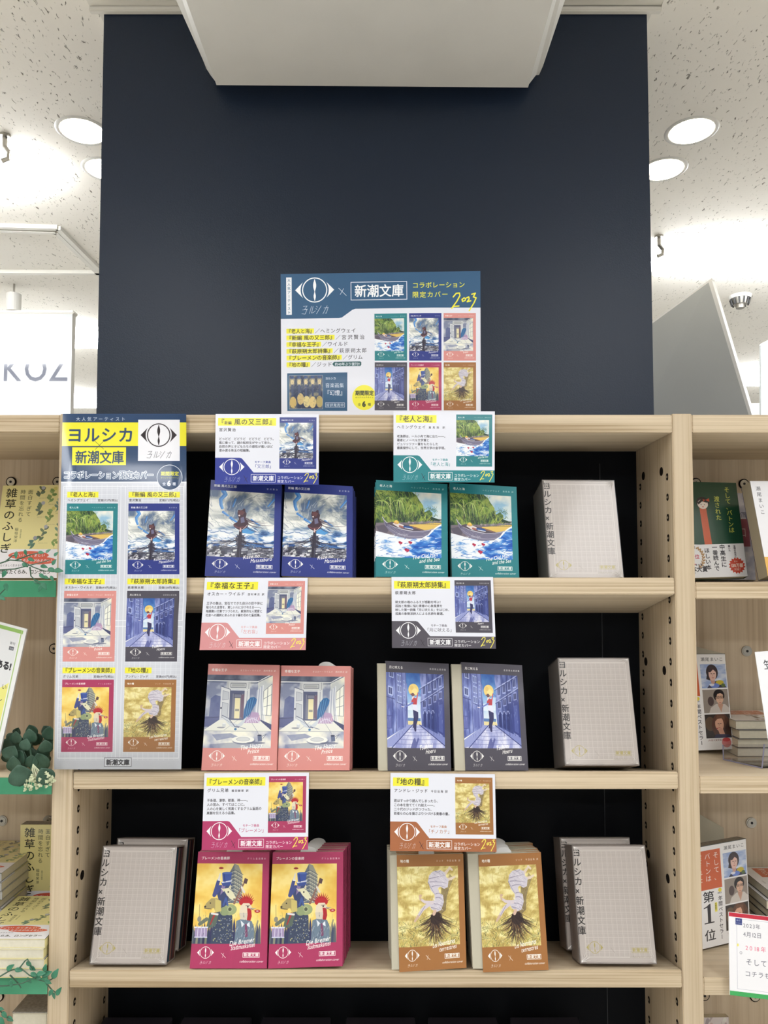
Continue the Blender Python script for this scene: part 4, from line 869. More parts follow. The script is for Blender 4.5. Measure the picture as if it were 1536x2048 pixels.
def portrait(c, x0, y0, x1, y1, kind):
    W = x1-x0; H = y1-y0; X = lambda u: x0+u*W; Yv = lambda v: y0+v*H
    bg = [(176, 190, 220), (150, 140, 132), (52, 44, 42)][kind]; c.rect(x0, y0, x1, y1, bg)
    p = Canvas(220, 200, 1, 1, bg)
    if kind == 0:
        p.a[:] = ramp(fbm(220, 200, 2, 5, 3, 2), (.2, (148, 168, 212)), (.8, (214, 222, 236)))
        p.poly([(.2, 1), (.35, .8), (.6, .7), (.85, .8), (.98, 1)], (58, 60, 84)); p.ell(.72, .78, .16, .1, (196, 178, 64)); p.ell(.52, .9, .18, .1, (108, 132, 206)); p.ell(.85, .9, .08, .08, (90, 110, 70)); p.ell(.4, .86, .1, .06, (222, 222, 232))
        p.ell(.45, .34, .23, .33, (56, 46, 52)); p.poly([(.25, .4), (.2, .62), (.36, .68)], (56, 46, 52)); p.line([(.42, .6), (.46, .74)], .16, (196, 156, 146)); p.ell(.46, .42, .15, .27, (222, 184, 172)); p.poly([(.28, .3), (.4, .1), (.62, .18), (.6, .32), (.5, .22), (.38, .34)], (66, 52, 56))
    elif kind == 1:
        p.ell(.3, .5, .12, .2, (84, 70, 70)); p.poly([(.2, 1), (.28, .78), (.5, .62), (.85, .64), (1, .8), (1, 1)], (206, 198, 192)); p.poly([(.56, .64), (.68, .98), (.78, .64)], (196, 154, 132)); p.line([(.66, .5), (.66, .7)], .16, (192, 150, 130))
        p.ell(.64, .26, .22, .26, (30, 26, 30)); p.ell(.66, .36, .155, .26, (216, 176, 152)); p.poly([(.46, .3), (.5, .06), (.8, .06), (.84, .26), (.7, .16), (.58, .2), (.52, .34)], (30, 26, 30)); p.frame(.53, .29, .65, .39, .014, (30, 26, 30)); p.frame(.69, .29, .81, .39, .014, (30, 26, 30))
    else:
        p.ell(.2, .4, .2, .3, (96, 76, 60)); p.ell(.62, .5, .36, .55, (92, 60, 48)); p.poly([(.6, .9), (.9, .3), (1, .9)], (66, 44, 40)); p.ell(.56, .42, .17, .3, (224, 172, 146)); p.poly([(.4, .3), (.5, .04), (.78, .1), (.8, .4), (.66, .18), (.5, .2)], (110, 74, 56)); p.line([(.6, .7), (.66, .92)], .2, (214, 160, 136)); p.poly([(.3, 1), (.4, .84), (.9, .86), (1, 1)], (58, 56, 84)); p.ell(.46, .6, .04, .02, (186, 84, 84))
    if kind != 1: p.line([(.5 if kind else .4, .4), (.54 if kind else .44, .4)], .02, (50, 36, 36)); p.line([(.58 if kind else .5, .4), (.63 if kind else .55, .4)], .02, (50, 36, 36))
    else: p.line([(.57, .345), (.61, .345)], .02, (40, 30, 30)); p.line([(.73, .345), (.77, .345)], .02, (40, 30, 30))
    cx = (.47, .67, .55)[kind]; p.line([(cx, .42), (cx-.01, .5)], .012, (176, 128, 112)); p.line([(cx-.04, .57), (cx+.03, .57)], .018, (176, 84, 84))
    c.paste(p.a, x0, y0, x1, y1)
def make_obi():
    c = Canvas(480, 690, 1, 1, (238, 237, 238)); O = (206, 98, 58)
    c.rect(0, 0, 1, .005, (60, 70, 70)); c.rect(.12, .05, .56, .44, O)
    for i, s in enumerate(('そして、', 'バトンは', '渡された')): c.text(s, .44-.135*i, .135, .066, (244, 236, 230), vert=True, sp=1.12)
    c.text('瀬尾まいこ', .62, .075, .044, (70, 70, 76), fit=.34)
    portrait(c, .6, .11, .985, .36, 0); portrait(c, .6, .375, .985, .62, 1); portrait(c, .6, .635, .985, .88, 2)
    c.text('第　位', .24, .555, .115, INK, vert=True, sp=1.62, bold=.008, sx=1.15); c.poly([(0.291, 0.603), (0.345, 0.580), (0.356, 0.580), (0.356, 0.759), (0.410, 0.760), (0.410, 0.770), (0.248, 0.770), (0.248, 0.760), (0.305, 0.759), (0.305, 0.612), (0.248, 0.622), (0.248, 0.612)], INK); c.text('2021', .48, .50, .022, INK, bold=.02); c.ell(.52, .465, .028, .02, (230, 210, 70))
    c.text('年間ベストセラー', .485, .565, .05, INK, vert=True, sp=1.08, bold=.012); c.rect(.425, .58, .465, .67, (236, 226, 90)); c.text('文庫部門', .428, .6, .018, INK, vert=True)
    c.text('(本屋大賞受賞)', .62, .91, .022, (150, 110, 110), fit=.22)
    c.ell(.9, .93, .07, .05, (216, 128, 130)); c.ell(.9, .90, .06, .02, (206, 70, 74)); c.text('夫婦の物語を…', .05, .6, .02, (150, 150, 150), vert=True)
    return c
def make_white_cover():
    c = Canvas(420, 600, 1, 1, (238, 238, 242)); c.text('瀬尾まいこ', .06, .1, .05, (84, 84, 92), vert=True, sp=1.25)
    c.text('あと少し', .3, .06, .04, (120, 120, 130)); c.ell(.55, .22, .12, .1, (60, 56, 60)); c.ell(.55, .25, .09, .08, (232, 210, 196)); c.ell(.5, .42, .22, .16, (226, 222, 214)); c.rect(0, .8, 1, 1, (232, 184, 100)); return c
def make_pale_cover():
    c = Canvas(300, 430, 1, 1, (208, 204, 212)); c.a[:] = ramp(fbm(300, 430, 4, 8, 4, 4), (.3, (190, 188, 200)), (.7, (226, 220, 222)))
    c.rect(.1, .3, .95, .62, (150, 66, 78), .85); c.text('永遠の出口', .2, .5, .12, (226, 208, 206), fit=.7)
    for k in range(5): c.arc((.8+k*.03, .28), (.84+k*.03, .15), (.92, .3), .01, (120, 116, 130))
    c.text('物語', .7, .8, .1, (90, 90, 130), vert=True); return c
def make_flower_cover():
    c = Canvas(300, 430, 1, 1, (206, 196, 194)); dabs(c, 120, 4, lambda r: (r.random(), r.random()), lambda x, y, r: jit(r.choice([(196, 164, 160), (226, 220, 216), (150, 138, 140)]), r), .12, .07, lambda x, y, r: r.uniform(0, 3), .6)
    c.rect(0, 0, .5, .06, (216, 214, 210)); return c
def make_note():
    c = Canvas(500, 560, 142, 166, (244, 243, 246)); c.rect(0, 0, 142, 8, (196, 38, 62)); c.rect(0, 157, 142, 166, (54, 168, 88))
    c.frame(15, 11, 138, 152, .5, (170, 170, 186)); c.rect(13, 10, 26, 23, (52, 64, 128)); c.text('本の', 14.5, 16, 4.4, WHITE); c.text('おすすめ', 14, 21, 3, WHITE)
    K = (96, 96, 110)
    c.text('2023年', 28, 27, 11, K, sp=1.25, sx=.9); c.text('4月12日', 28, 45, 12, K, sp=1.05, sx=.9); c.text('2018年', 32, 72, 12, (226, 100, 130), sp=1.4, sx=.95)
    c.text('そして', 32, 101, 14, K, sp=1.1); c.text('コチラも', 30, 124, 12.5, K, sp=1.1); c.ell(17, 64, 2, 3, (236, 226, 120)); c.ring(23, 79, 2, 2.6, .6, K); return c
def make_placard():
    c = Canvas(420, 820, 118, 272, (238, 239, 238)); c.rect(0, 5, 112, 12, (150, 190, 104)); c.rect(108, 5, 110, 270, (172, 200, 130)); c.rect(0, 12, 106, 270, (228, 229, 230))
    c.ell(60, 26, 10, 8, (44, 110, 74)); c.text('新刊', 92, 36, 6, (80, 80, 84)); c.rect(92, 40, 101, 47, (96, 98, 104)); c.text('文庫', 93, 45.5, 4, WHITE)
    c.text('魔法の力がある!', 8, 84, 17, (52, 50, 54), fit=96, bold=.05); c.poly([(106, 108), (60, 150), (50, 270), (106, 270)], (238, 234, 138))
    for k, s in enumerate(('い', 'し', 'て')): c.text(s, 94-k*3, 122+k*22, 12, (80, 80, 70))
    for k in range(12): c.text('ふしぎな'[k % 4], 70+(k % 2)*10, 150+k*8, 8, (96, 96, 84))
    c.ell(40, 120, 12, 10, (176, 150, 200)); return c
def make_sign():
    c = Canvas(960, 800, 240, 200, (214, 217, 219))
    c.text('KOZ', 102, 112, 58, (88, 92, 108), sp=1.0, fit=134, bold=.006); return c
# ---------------------------------------------------------------------------
# materials
# ---------------------------------------------------------------------------
W_H = wood('wood_front_horizontal', 0, (218, 200, 172), (166, 144, 112), contrast=1., fine=330)
W_V = wood('wood_front_vertical', 2, (208, 190, 163), (182, 161, 130), fine=210)
W_Y = wood('wood_board_depth', 0, (214, 198, 172), (194, 176, 148), .8)
W_P = wood('plywood_back_panel', 2, (226, 209, 184), (204, 184, 156), .9)
W_G = mat('green_stained_wood_edge', (60, 142, 104), .45, noise=12, nscale=14)
M_DARKBACK = mat('black_board_back', (11, 14, 19), .75, spec=.15)
M_HOLE = mat('dark_hole', (26, 20, 16), .9, spec=.1)
M_CARD = mat('white_card_edge', (236, 236, 238), .6)
M_CREAM = mat('cream_book_cover', (190, 184, 164), .5)
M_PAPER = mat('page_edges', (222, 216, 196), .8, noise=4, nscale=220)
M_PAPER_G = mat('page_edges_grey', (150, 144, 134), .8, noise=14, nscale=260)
M_SLIP = mat('sales_slip_paper', (226, 226, 226), .6)
M_STEEL = mat('brushed_steel', (176, 172, 164), .28, metal=.9)
M_BLACK = mat('black_plastic', (18, 18, 20), .5)
M_SLEEVE = mat('pin_sleeve', (150, 136, 116), .5)
M_IVORY = mat('ivory_plastic', (226, 218, 200), .4)
M_WHITE = mat('white_painted_metal', (214, 212, 206), .4)
EDGE = {k: mat('cover_edge_'+k, COVERS[k]['bg'], .45) for k in COVERS}
def clear_mat(name, base, rough, bump, nscale, fac=.05, tint=(1, 1, 1)):
    m = bpy.data.materials.new(name); m.use_nodes = True; t = m.node_tree; t.nodes.clear(); L = t.links.new
    o = t.nodes.new('ShaderNodeOutputMaterial'); mx = t.nodes.new('ShaderNodeMixShader'); tr = t.nodes.new('ShaderNodeBsdfTransparent'); g = t.nodes.new('ShaderNodeBsdfGlossy'); fr = t.nodes.new('ShaderNodeFresnel')
    tr.inputs[0].default_value = tint+(1,); g.inputs['Roughness'].default_value = rough; fr.inputs['IOR'].default_value = 1.45
    ad = t.nodes.new('ShaderNodeMath'); ad.operation = 'MULTIPLY_ADD'; ad.inputs[1].default_value = .34 if fac == 0 else 1.; ad.inputs[2].default_value = fac; L(fr.outputs[0], ad.inputs[0])
    if bump:
        tc = t.nodes.new('ShaderNodeTexCoord'); n = t.nodes.new('ShaderNodeTexNoise'); n.inputs['Scale'].default_value = nscale; n.inputs['Detail'].default_value = 3; n.inputs['Distortion'].default_value = 1.5
        b = t.nodes.new('ShaderNodeBump'); b.inputs['Strength'].default_value = bump; b.inputs['Distance'].default_value = .001
        L(tc.outputs['Object'], n.inputs['Vector']); L(n.outputs['Fac'], b.inputs['Height']); L(b.outputs[0], g.inputs['Normal'])
    L(ad.outputs[0], mx.inputs[0]); L(tr.outputs[0], mx.inputs[1]); L(g.outputs[0], mx.inputs[2]); L(mx.outputs[0], o.inputs[0])
    return m
M_WRAP = clear_mat('shrink_wrap', None, .16, .3, 34, .0)
M_ACRYL = clear_mat('clear_acrylic', None, .03, 0, 1, .06, (.93, .94, .97))
M_ACRYL_E = mat('acrylic_edge', (150, 150, 178), .2)

# ---------------------------------------------------------------------------
# room shell
# ---------------------------------------------------------------------------
def ceiling_mat():
    m, t, b = new_mat('fissured_ceiling_tile'); L = t.links.new
    tc = t.nodes.new('ShaderNodeTexCoord'); mp = t.nodes.new('ShaderNodeMapping'); mp.inputs['Scale'].default_value = (185, 66, 1)
    n = t.nodes.new('ShaderNodeTexNoise'); n.inputs['Scale'].default_value = 1.; n.inputs['Detail'].default_value = 2.5; n.inputs['Distortion'].default_value = .8
    L(tc.outputs['Object'], mp.inputs[0]); L(mp.outputs[0], n.inputs['Vector'])
    r = t.nodes.new('ShaderNodeValToRGB'); L(n.outputs['Fac'], r.inputs[0]); e = r.color_ramp.elements
    e[0].position = .655; e[1].position = .705; e[0].color = (0, 0, 0, 1); e[1].color = (1, 1, 1, 1)
    mx = t.nodes.new('ShaderNodeMix'); mx.data_type = 'RGBA'; mx.inputs['A'].default_value = lin((238, 234, 225)); mx.inputs['B'].default_value = lin((140, 134, 124))
    L(r.outputs[0], mx.inputs['Factor']); L(mx.outputs['Result'], b.inputs['Base Color'])
    bp = t.nodes.new('ShaderNodeBump'); bp.invert = True; bp.inputs['Strength'].default_value = .7; bp.inputs['Distance'].default_value = .004
    L(r.outputs[0], bp.inputs['Height']); L(bp.outputs[0], b.inputs['Normal']); b.inputs['Roughness'].default_value = .85; b.inputs['Specular IOR Level'].default_value = .2
    return m
M_CEIL = ceiling_mat()
M_TRIMW = mat('white_trim', (222, 219, 210), .45)
M_WALLW = mat('white_wall', (236, 236, 236), .8)
M_FLOOR = mat('pale_floor_tile', (226, 223, 216), .35, noise=8, nscale=3)
def navy():
    m, t, b = new_mat('navy_wallpaper'); L = t.links.new
    b.inputs['Base Color'].default_value = lin((27, 39, 57)); b.inputs['Roughness'].default_value = .38; b.inputs['Specular IOR Level'].default_value = .33
    tc = t.nodes.new('ShaderNodeTexCoord'); n = t.nodes.new('ShaderNodeTexNoise'); n.inputs['Scale'].default_value = 420; n.inputs['Detail'].default_value = 3
    bp = t.nodes.new('ShaderNodeBump'); bp.inputs['Strength'].default_value = .45; bp.inputs['Distance'].default_value = .0006
    L(tc.outputs['Object'], n.inputs['Vector']); L(n.outputs['Fac'], bp.inputs['Height']); L(bp.outputs[0], b.inputs['Normal']); return m
M_NAVY = navy()
def shell(name, x0, x1, y0, y1, z0, z1, m):
    b = MB(); b.box(x0, x1, y0, y1, z0, z1); return tag(b.build(name, m), kind='structure')
shell('floor', -5, 5, -4.5, 8, -.1, 0, M_FLOOR)
shell('ceiling', -5, 5, -4.5, 8, CEIL, CEIL+.1, M_CEIL)
shell('wall_left', -5.1, -5, -4.5, 8, 0, CEIL, M_WALLW); shell('wall_right', 5, 5.1, -4.5, 8, 0, CEIL, M_WALLW)
shell('wall_back', -5, 5, 8, 8.1, 0, CEIL, M_WALLW); shell('wall_front', -5, 5, -4.6, -4.5, 0, CEIL, M_WALLW)
YC = 1.42
cx0, cx1 = P(199, 500, YC).x, P(1302, 500, YC).x
shell('wall_column', cx0, cx1, YC, YC+.7, 0, CEIL-.001, M_NAVY)
# mouldings where the column meets the ceiling
b = MB(); b.box(cx0-.025, cx1+.025, YC-.028, YC, CEIL-.012, CEIL-.0005); b.box(cx0-.025, cx1+.025, YC-.012, YC, CEIL-.022, CEIL-.012)
tag(b.build('trim_1', M_TRIMW, bevel=.002), kind='structure')
for i, (xa, xb) in enumerate(((cx0-.012, cx0), (cx1, cx1+.012))):
    b = MB(); b.box(xa, xb, YC-.004, YC+.7, CEIL-.014, CEIL-.0005); tag(b.build('trim_%d' % (2+i), M_TRIMW), kind='structure')
# raised border lines of the ceiling recess to the left
k = 4
for pts in (((0, 449), (116, 452), (199, 536)), ((0, 456), (112, 460), (199, 545)), ((0, 541), (199, 542))):
    w_ = [PZ(x, y, CEIL) for x, y in pts]
    w_.insert(0, w_[0]+(w_[0]-w_[1]).normalized()*1.2); w_.append(w_[-1]+(w_[-1]-w_[-2]).normalized()*.12)
    b = MB()
    for p, q in zip(w_, w_[1:]):
        d = (q-p).normalized(); n = Vector((-d.y, d.x, 0))*.008
        b.slab([p-n, q-n, q+n, p+n], (0, 0, -.012), (0, 0, 0))
    tag(b.build('trim_%d' % k, M_TRIMW, merge=False), kind='structure'); k += 1

# white box unit hanging from the ceiling in front of the column
def ceiling_unit():
    zb = 2.4
    pb = PZ(745, 169, zb); 
    # slide the underside height so its far edge lies just in front of the column
    zb = EYE.z + (pb.z-EYE.z)*(YC-.03)/pb.y
    t = thing('ceiling_unit', (0, .95, CEIL), 'big white rounded box fixed to the ceiling before the navy column', 'ceiling unit')
    inner = [PZ(*p, zb-.002) for p in ((374, 0), (433, 166), (1056, 171), (1104, 0))]
    outl = [PZ(*p, zb+.03) for p in ((352, 0), (405, 118), (413, 138), (422, 153), (436, 164), (1054, 170), (1068, 163), (1078, 150), (1086, 132), (1130, 0))]
    for L_ in (inner, outl):
        a = L_[0]+(L_[0]-L_[1]).normalized()*.5; z = L_[-1]+(L_[-1]-L_[-2]).normalized()*.5; L_[0] = a; L_[-1] = z
    for p in outl + inner: p.y = min(p.y, YC-.012)
    b = MB(); b.face(outl[0:5]+[inner[1], inner[0]]); b.face([outl[4], outl[5], inner[2], inner[1]]); b.face(outl[5:10]+[inner[3], inner[2]])
    b.build('rounded_rim', mat('white_rim', (232, 231, 226), .4), t, merge=False)
    b = MB(); n = len(outl); top = [Vector((p.x, p.y, CEIL)) for p in outl]
    b.face(outl); b.face(top[::-1])
    for i in range(n): j = (i+1) % n; b.face([outl[i], outl[j], top[j], top[i]])
    b.build('housing', M_WHITE, t, smooth=False, bevel=.004)
    b = MB(); bot = [p-Vector((0, 0, .004)) for p in inner]; b.face(bot); b.face(inner[::-1])
    for i in range(4): j = (i+1) % 4; b.face([bot[i], bot[j], inner[j], inner[i]])
    b.build('bottom_panel', mat('grey_white_panel', (232, 231, 226), .5, noise=3, nscale=8), t)
ceiling_unit()

# recessed downlights
M_DOWN, _t, _b = new_mat('downlight_glow'); _b.inputs['Base Color'].default_value = (1, 1, 1, 1); _b.inputs['Emission Color'].default_value = (1, .9, .72, 1); _b.inputs['Emission Strength'].default_value = DOWN_L
M_TUBE, _t, _b = new_mat('fluorescent_glow'); _b.inputs['Base Color'].default_value = (1, 1, 1, 1); _b.inputs['Emission Color'].default_value = (.96, .98, 1, 1); _b.inputs['Emission Strength'].default_value = TUBE_L
M_FILL = M_TUBE.copy(); M_FILL.name = 'side_fill_glow'; M_FILL.node_tree.nodes['Principled BSDF'].inputs['Emission Strength'].default_value = FILL_L  # dimmer glow for the added side fill fixtures
for i, (px, py, lab) in enumerate(((1383, 262, 'round recessed downlight right of the navy column, the nearer one'), (1326, 339, 'round recessed downlight half hidden by the right edge of navy column'),
                              (165, 262, 'round recessed downlight left of the navy column, the nearer one'), (212, 339, 'round recessed downlight mostly hidden behind left edge of navy column'))):
    c = PZ(px, py, CEIL); t = thing('downlight', c, lab, 'downlight', 'recessed downlights beside the column')
    b = MB(); R = .052
    for s in range(32):
        a0, a1 = 2*math.pi*s/32, 2*math.pi*(s+1)/32; g = lambda r, a, z: c+Vector((r*math.cos(a), r*math.sin(a), z))
        b.face([g(R, a0, -.001), g(R+.008, a0, -.003), g(R+.008, a1, -.003), g(R, a1, -.001)]); b.face([g(R+.008, a0, -.003), g(R+.012, a0, 0), g(R+.012, a1, 0), g(R+.008, a1, -.003)])
    b.build('trim_ring', M_WHITE, t, smooth=True)
    b = MB(); b.cyl(c+Vector((0, 0, -.0022)), (0, 0, 1), R, .002, 32); b.build('lamp_glass', M_DOWN, t)

def batten(c, lx, ly, label, glow=None, group='fluorescent ceiling fixtures'):
    t = thing('fluorescent_light', (c.x, c.y, CEIL), label, 'ceiling light', group)
    along = Vector((1, 0, 0)) if lx > ly else Vector((0, 1, 0)); L_ = max(lx, ly); cr = Vector((along.y, along.x, 0)); b = MB()
    prof = [(-ly/2, 0), (-ly/2, -.03), (-ly*.38, -.055), (-ly*.2, -.066), (ly*.2, -.066), (ly*.38, -.055), (ly/2, -.03), (ly/2, 0)]
    A = [c-along*(L_/2-.008)+cr*u+Vector((0, 0, v-.0005)) for u, v in prof]; B_ = [a+along*(L_-.016) for a in A]
    b.face(A); b.face(B_[::-1])
    for i in range(8): j = (i+1) % 8; b.face([A[i], A[j], B_[j], B_[i]])
    b.build('diffuser', glow or M_TUBE, t)
c = PZ(1310, 508, CEIL); batten(Vector((c.x+.62, c.y, CEIL)), 1.24, .12, 'long bright fluorescent fixture right of the navy column')
c = PZ(62, 330, CEIL); batten(Vector((c.x-.62, c.y, CEIL)), 1.24, .12, 'bright fluorescent fixture at the left edge above the sign')
c = PZ(200, 664, CEIL); batten(Vector((c.x-.62, c.y, CEIL)), 1.24, .12, 'fluorescent fixture partly hidden behind the white hanging sign, upper one')
c = PZ(200, 792, CEIL); batten(Vector((c.x-.62, c.y, CEIL)), 1.24, .12, 'fluorescent fixture low behind the white hanging sign, farthest left')
c = PZ(1455, 745, CEIL); batten(Vector((c.x+.62, c.y, CEIL)), 1.24, .12, 'distant fluorescent fixture at right behind the slanted panel')

for x_, lab in ((-2.35, 'added fill fixture on the ceiling, unseen beyond the left border'), (2.35, 'added fill fixture on the ceiling, unseen beyond the right border')):
    batten(Vector((x_, .75, CEIL)), .12, 1.24, lab, M_FILL)  # fill pair added out of view to lift the near ceiling
# small ceiling items
def on_ceiling(px, py): return PZ(px, py, CEIL)
c = on_ceiling(1480, 592); t = thing('smoke_detector', c, 'small round chrome sprinkler head on the ceiling at far right', 'sprinkler')
b = MB(); b.cyl(c, (0, 0, -1), .042, .012, 24, r2=.038); b.build('cover_ring', M_WHITE, t)
b = MB(); b.cyl(c-Vector((0, 0, .012)), (0, 0, -1), .034, .022, 16, r2=.026); b.cyl(c-Vector((0, 0, .034)), (0, 0, -1), .016, .014, 12); b.build('head', M_STEEL, t)
for i in range(12):
    a = i*math.pi/6; b = MB(); b.tube([c+Vector((.036*math.cos(a), .036*math.sin(a), -.012)), c+Vector((.03*math.cos(a), .03*math.sin(a), -.036))], .003, 5); b.build('fin', M_BLACK, t)
for px, py, lab in ((1318, 472, 'small grey hook below the ceiling right of the column'), (10, 270, 'small grey hook on the ceiling at far left')):
    c = on_ceiling(px, py); b = MB(); z = Vector((0, 0, -1))
    b.tube([c, c+z*.03, c+z*.045+Vector((.012, 0, 0)), c+z*.06+Vector((.01, 0, 0)), c+z*.066-Vector((.006, 0, 0))], .006, 8)
    b.cyl(c, z, .014, .006, 12); tag(b.build('ceiling_hook', M_STEEL, origin=c), lab, 'hook')

# hanging sign, left
YS = 2.79
q = [P(-95, 628, YS), P(145, 628, YS), P(146, 835, YS), P(-95, 835, YS)]
o = (q[0]+q[1])/2; t = thing('hanging_sign', o, 'white hanging sign with grey capitals KOZ above left bookcase', 'sign')
zt, zb = q[0].z, q[2].z; x0, x1 = q[0].x, q[1].x; zb = zb-.06
b = MB(); b.slab([(x0, YS, zt), (x1, YS, zt), (x1, YS, zb), (x0, YS, zb)], (0, .03, 0)); 
b.build('sign_panel', [image_mat('sign_print', make_sign(), .12, .6, crough=.04), M_WHITE, M_WHITE], t)
b = MB(); b.box(x0-.01, x1+.006, YS-.004, YS+.034, zt, zt+.014); b.build('top_rail', M_TRIMW, t, bevel=.003)
cp = P(23, 628, YS); b = MB(); b.cyl((cp.x, YS+.015, zt+.014), (0, 0, 1), .026, .066, 20); b.build('hanger_cap', M_WHITE, t, smooth=False)
b = MB(); b.cyl((cp.x, YS+.015, zt+.08), (0, 0, 1), .004, CEIL-zt-.08, 8); b.build('hanger_rod', M_STEEL, t)

# slanted display panels, right
def panel(pts, name, lab, th=.012, edge=None):
    q = [P(*p[:2], p[2]) for p in pts]; n = (q[1]-q[0]).cross(q[3]-q[0]).normalized()
    if n.y < 0: n = -n
    t = thing(name, (q[2]+q[3])/2, lab, 'panel')
    b = MB(); b.slab(q, n*th, (0, 0, 0)); b.build('sheet', mat('grey_acrylic_sheet', (196, 200, 200), .2, spec=.5, noise=6, nscale=2), t)
    b = MB(); e = (q[0]-q[1]).normalized()*.0; r = (q[1]-q[0]).normalized()
    b.slab([q[1], q[1]+r*.010, q[2]+r*.007, q[2]], n*th*1.2, (0, 0, 0)); b.slab([q[0]+(q[0]-q[3]).normalized()*.005, q[1]+r*.012+(q[1]-q[2]).normalized()*.005, q[1]+r*.012, q[0]], n*th, (0, 0, 0))
    b.build('lit_edge', mat('lit_screen_edge', (252, 252, 250), .3), t)  # white colour stands for light carried to the acrylic edge
panel([(1180, 738, 2.3), (1417, 565, 2.0), (1520, 905, 1.85), (1250, 905, 2.15)], 'partition_screen', 'tall slanted grey panel with a white edge right of column')
panel([(1522, 690, 2.9), (1620, 640, 2.9), (1640, 880, 2.9), (1522, 880, 2.9)], 'partition_screen', 'pale grey hanging panel with white top edge at the right border')
b = MB(); a = P(1490, 806, 3.3); d = P(1560, 806, 3.3); b.box(a.x, d.x, 3.3, 3.315, a.z-.2, a.z); tag(b.build('partition_rail', M_TRIMW), 'thin white rail low behind the slanted grey panel', 'rail')
# wire clip on the top board
c = P(1312, 830, 1.2); c.z = 1.7418; b = MB(); b.tube([c, c+Vector((-.002, 0, .016)), c+Vector((-.008, 0, .017)), c+Vector((-.010, 0, .012))], .0012, 6); tag(b.build('wire_clip', M_BLACK, origin=c), 'small black wire clip standing on the top board', 'clip')

# ---------------------------------------------------------------------------
# bookcases
# ---------------------------------------------------------------------------
YF, YB, YBS, YCB = 1.085, 1.242, 1.325, 1.40
XL0, XL1, XR0, XR1 = -.4612, -.4325, .4095, .4382
ZT, TH = 1.7385, .0258
SLOPE = math.tan(math.radians(11.6))
SZ = [P(750, 1157, YF).z, P(750, 1544.5, YF).z, P(750, 1940, YF).z]
SZ[0] += .0014; SZ[1] += .0008; SZ.append(SZ[2]-.268)
rest = lambda zf: (lambda y: zf - SLOPE*(max(y, YF)-YF))
def bookcase(name, lab, x): return thing(name, (x, 1.2, .0), lab, 'bookcase')
def fitting(parent, px, py, Y, m_ring, m_in, r=.0085):
    c = P(px, py, Y-.0005); b = MB(); b.cyl(c, (0, -1, 0), r, .002, 20, 0); b.cyl(c+Vector((0, -.002, 0)), (0, -1, 0), r*.78, .0012, 20, 1); b.cyl(c+Vector((0, -.0032, 0)), (0, -1, 0), r*.25, .0004, 10, 2)
    return b.build('cam_fitting', [m_ring, m_in, M_BLACK], parent)
bc = bookcase('bookcase', 'central pale wood bookcase with black back and tilted display shelves', 0)
for x0, x1 in ((XL0, XL1), (XR0, XR1)):
    b = MB(); b.box(x0, x1, YF, YCB, 0, ZT+.0015); u = b.build('upright', [W_V], bc, bevel=.0012)
    inner = x1 if x1 < 0 else x0; s = 1 if x1 < 0 else -1
    for cy in (YF+.022, YB-.018):     # shelf pin slots: pairs of small dark holes
        b = MB(); z = .62
        while z < ZT-.08:
            b.cyl((inner, cy, z+.0014), (s, 0, 0), .0040, .0004, 10, 0); b.cyl((inner, cy, z-.0014), (s, 0, 0), .0040, .00035, 10, 0); b.cyl((inner, cy+.0004, z), (s, 0, 0), .0019, .0007, 8, 1)
            z += .0295
        h = b.build('pin_holes', [M_HOLE, M_SLEEVE], u); tag(h, kind='stuff')
    for px, py in (((1323, 943), (1287, 952), (1329, 1341), (1292, 1323), (1336, 1757), (1297, 1708)) if s < 0 else ((164, 1750),)):
        # on the inner face plane x = inner
        r_ = ray(px, py); k_ = (inner-EYE.x)/r_.x; c = EYE+r_*k_
        if YF < c.y < YB: b = MB(); b.cyl((inner, c.y, c.z), (s, 0, 0), .0065, .0006, 16); b.build('round_hole', M_HOLE, u)
def board(parent, x0, x1, zt, ytop=YB, th=.0238, tilt=True, mats=(W_H, W_Y), name='shelf_board'):
    b = MB(); d = ytop-YF; dz = SLOPE*d if tilt else 0; ex = SLOPE*th if tilt else 0
    A = [(x0, YF, zt), (x1, YF, zt), (x1, YF-ex*0, zt-th), (x0, YF-ex*0, zt-th)]
    b.slab(A, (0, d, -dz), (0, 1, 1)); return b.build(name, list(mats), parent, bevel=.0012)
tb = board(bc, XL1, XR0, ZT, YCB, TH, False, name='top_board')
for z in SZ: board(bc, XL1+.0006, XR0-.0006, z)
b = MB(); b.box(XL1, XR0, YB, YB+.012, 0, ZT-TH); bp_ = b.build('back_panel', M_DARKBACK, bc)
# hairline joint in the black back
b = MB(); xj = P(1203, 1240, YB).x; b.box(xj, xj+.0012, YB-.0008, YB, .7, ZT-TH-.02); b.build('panel_joint', mat('joint_line', (30, 34, 40), .6), bp_)
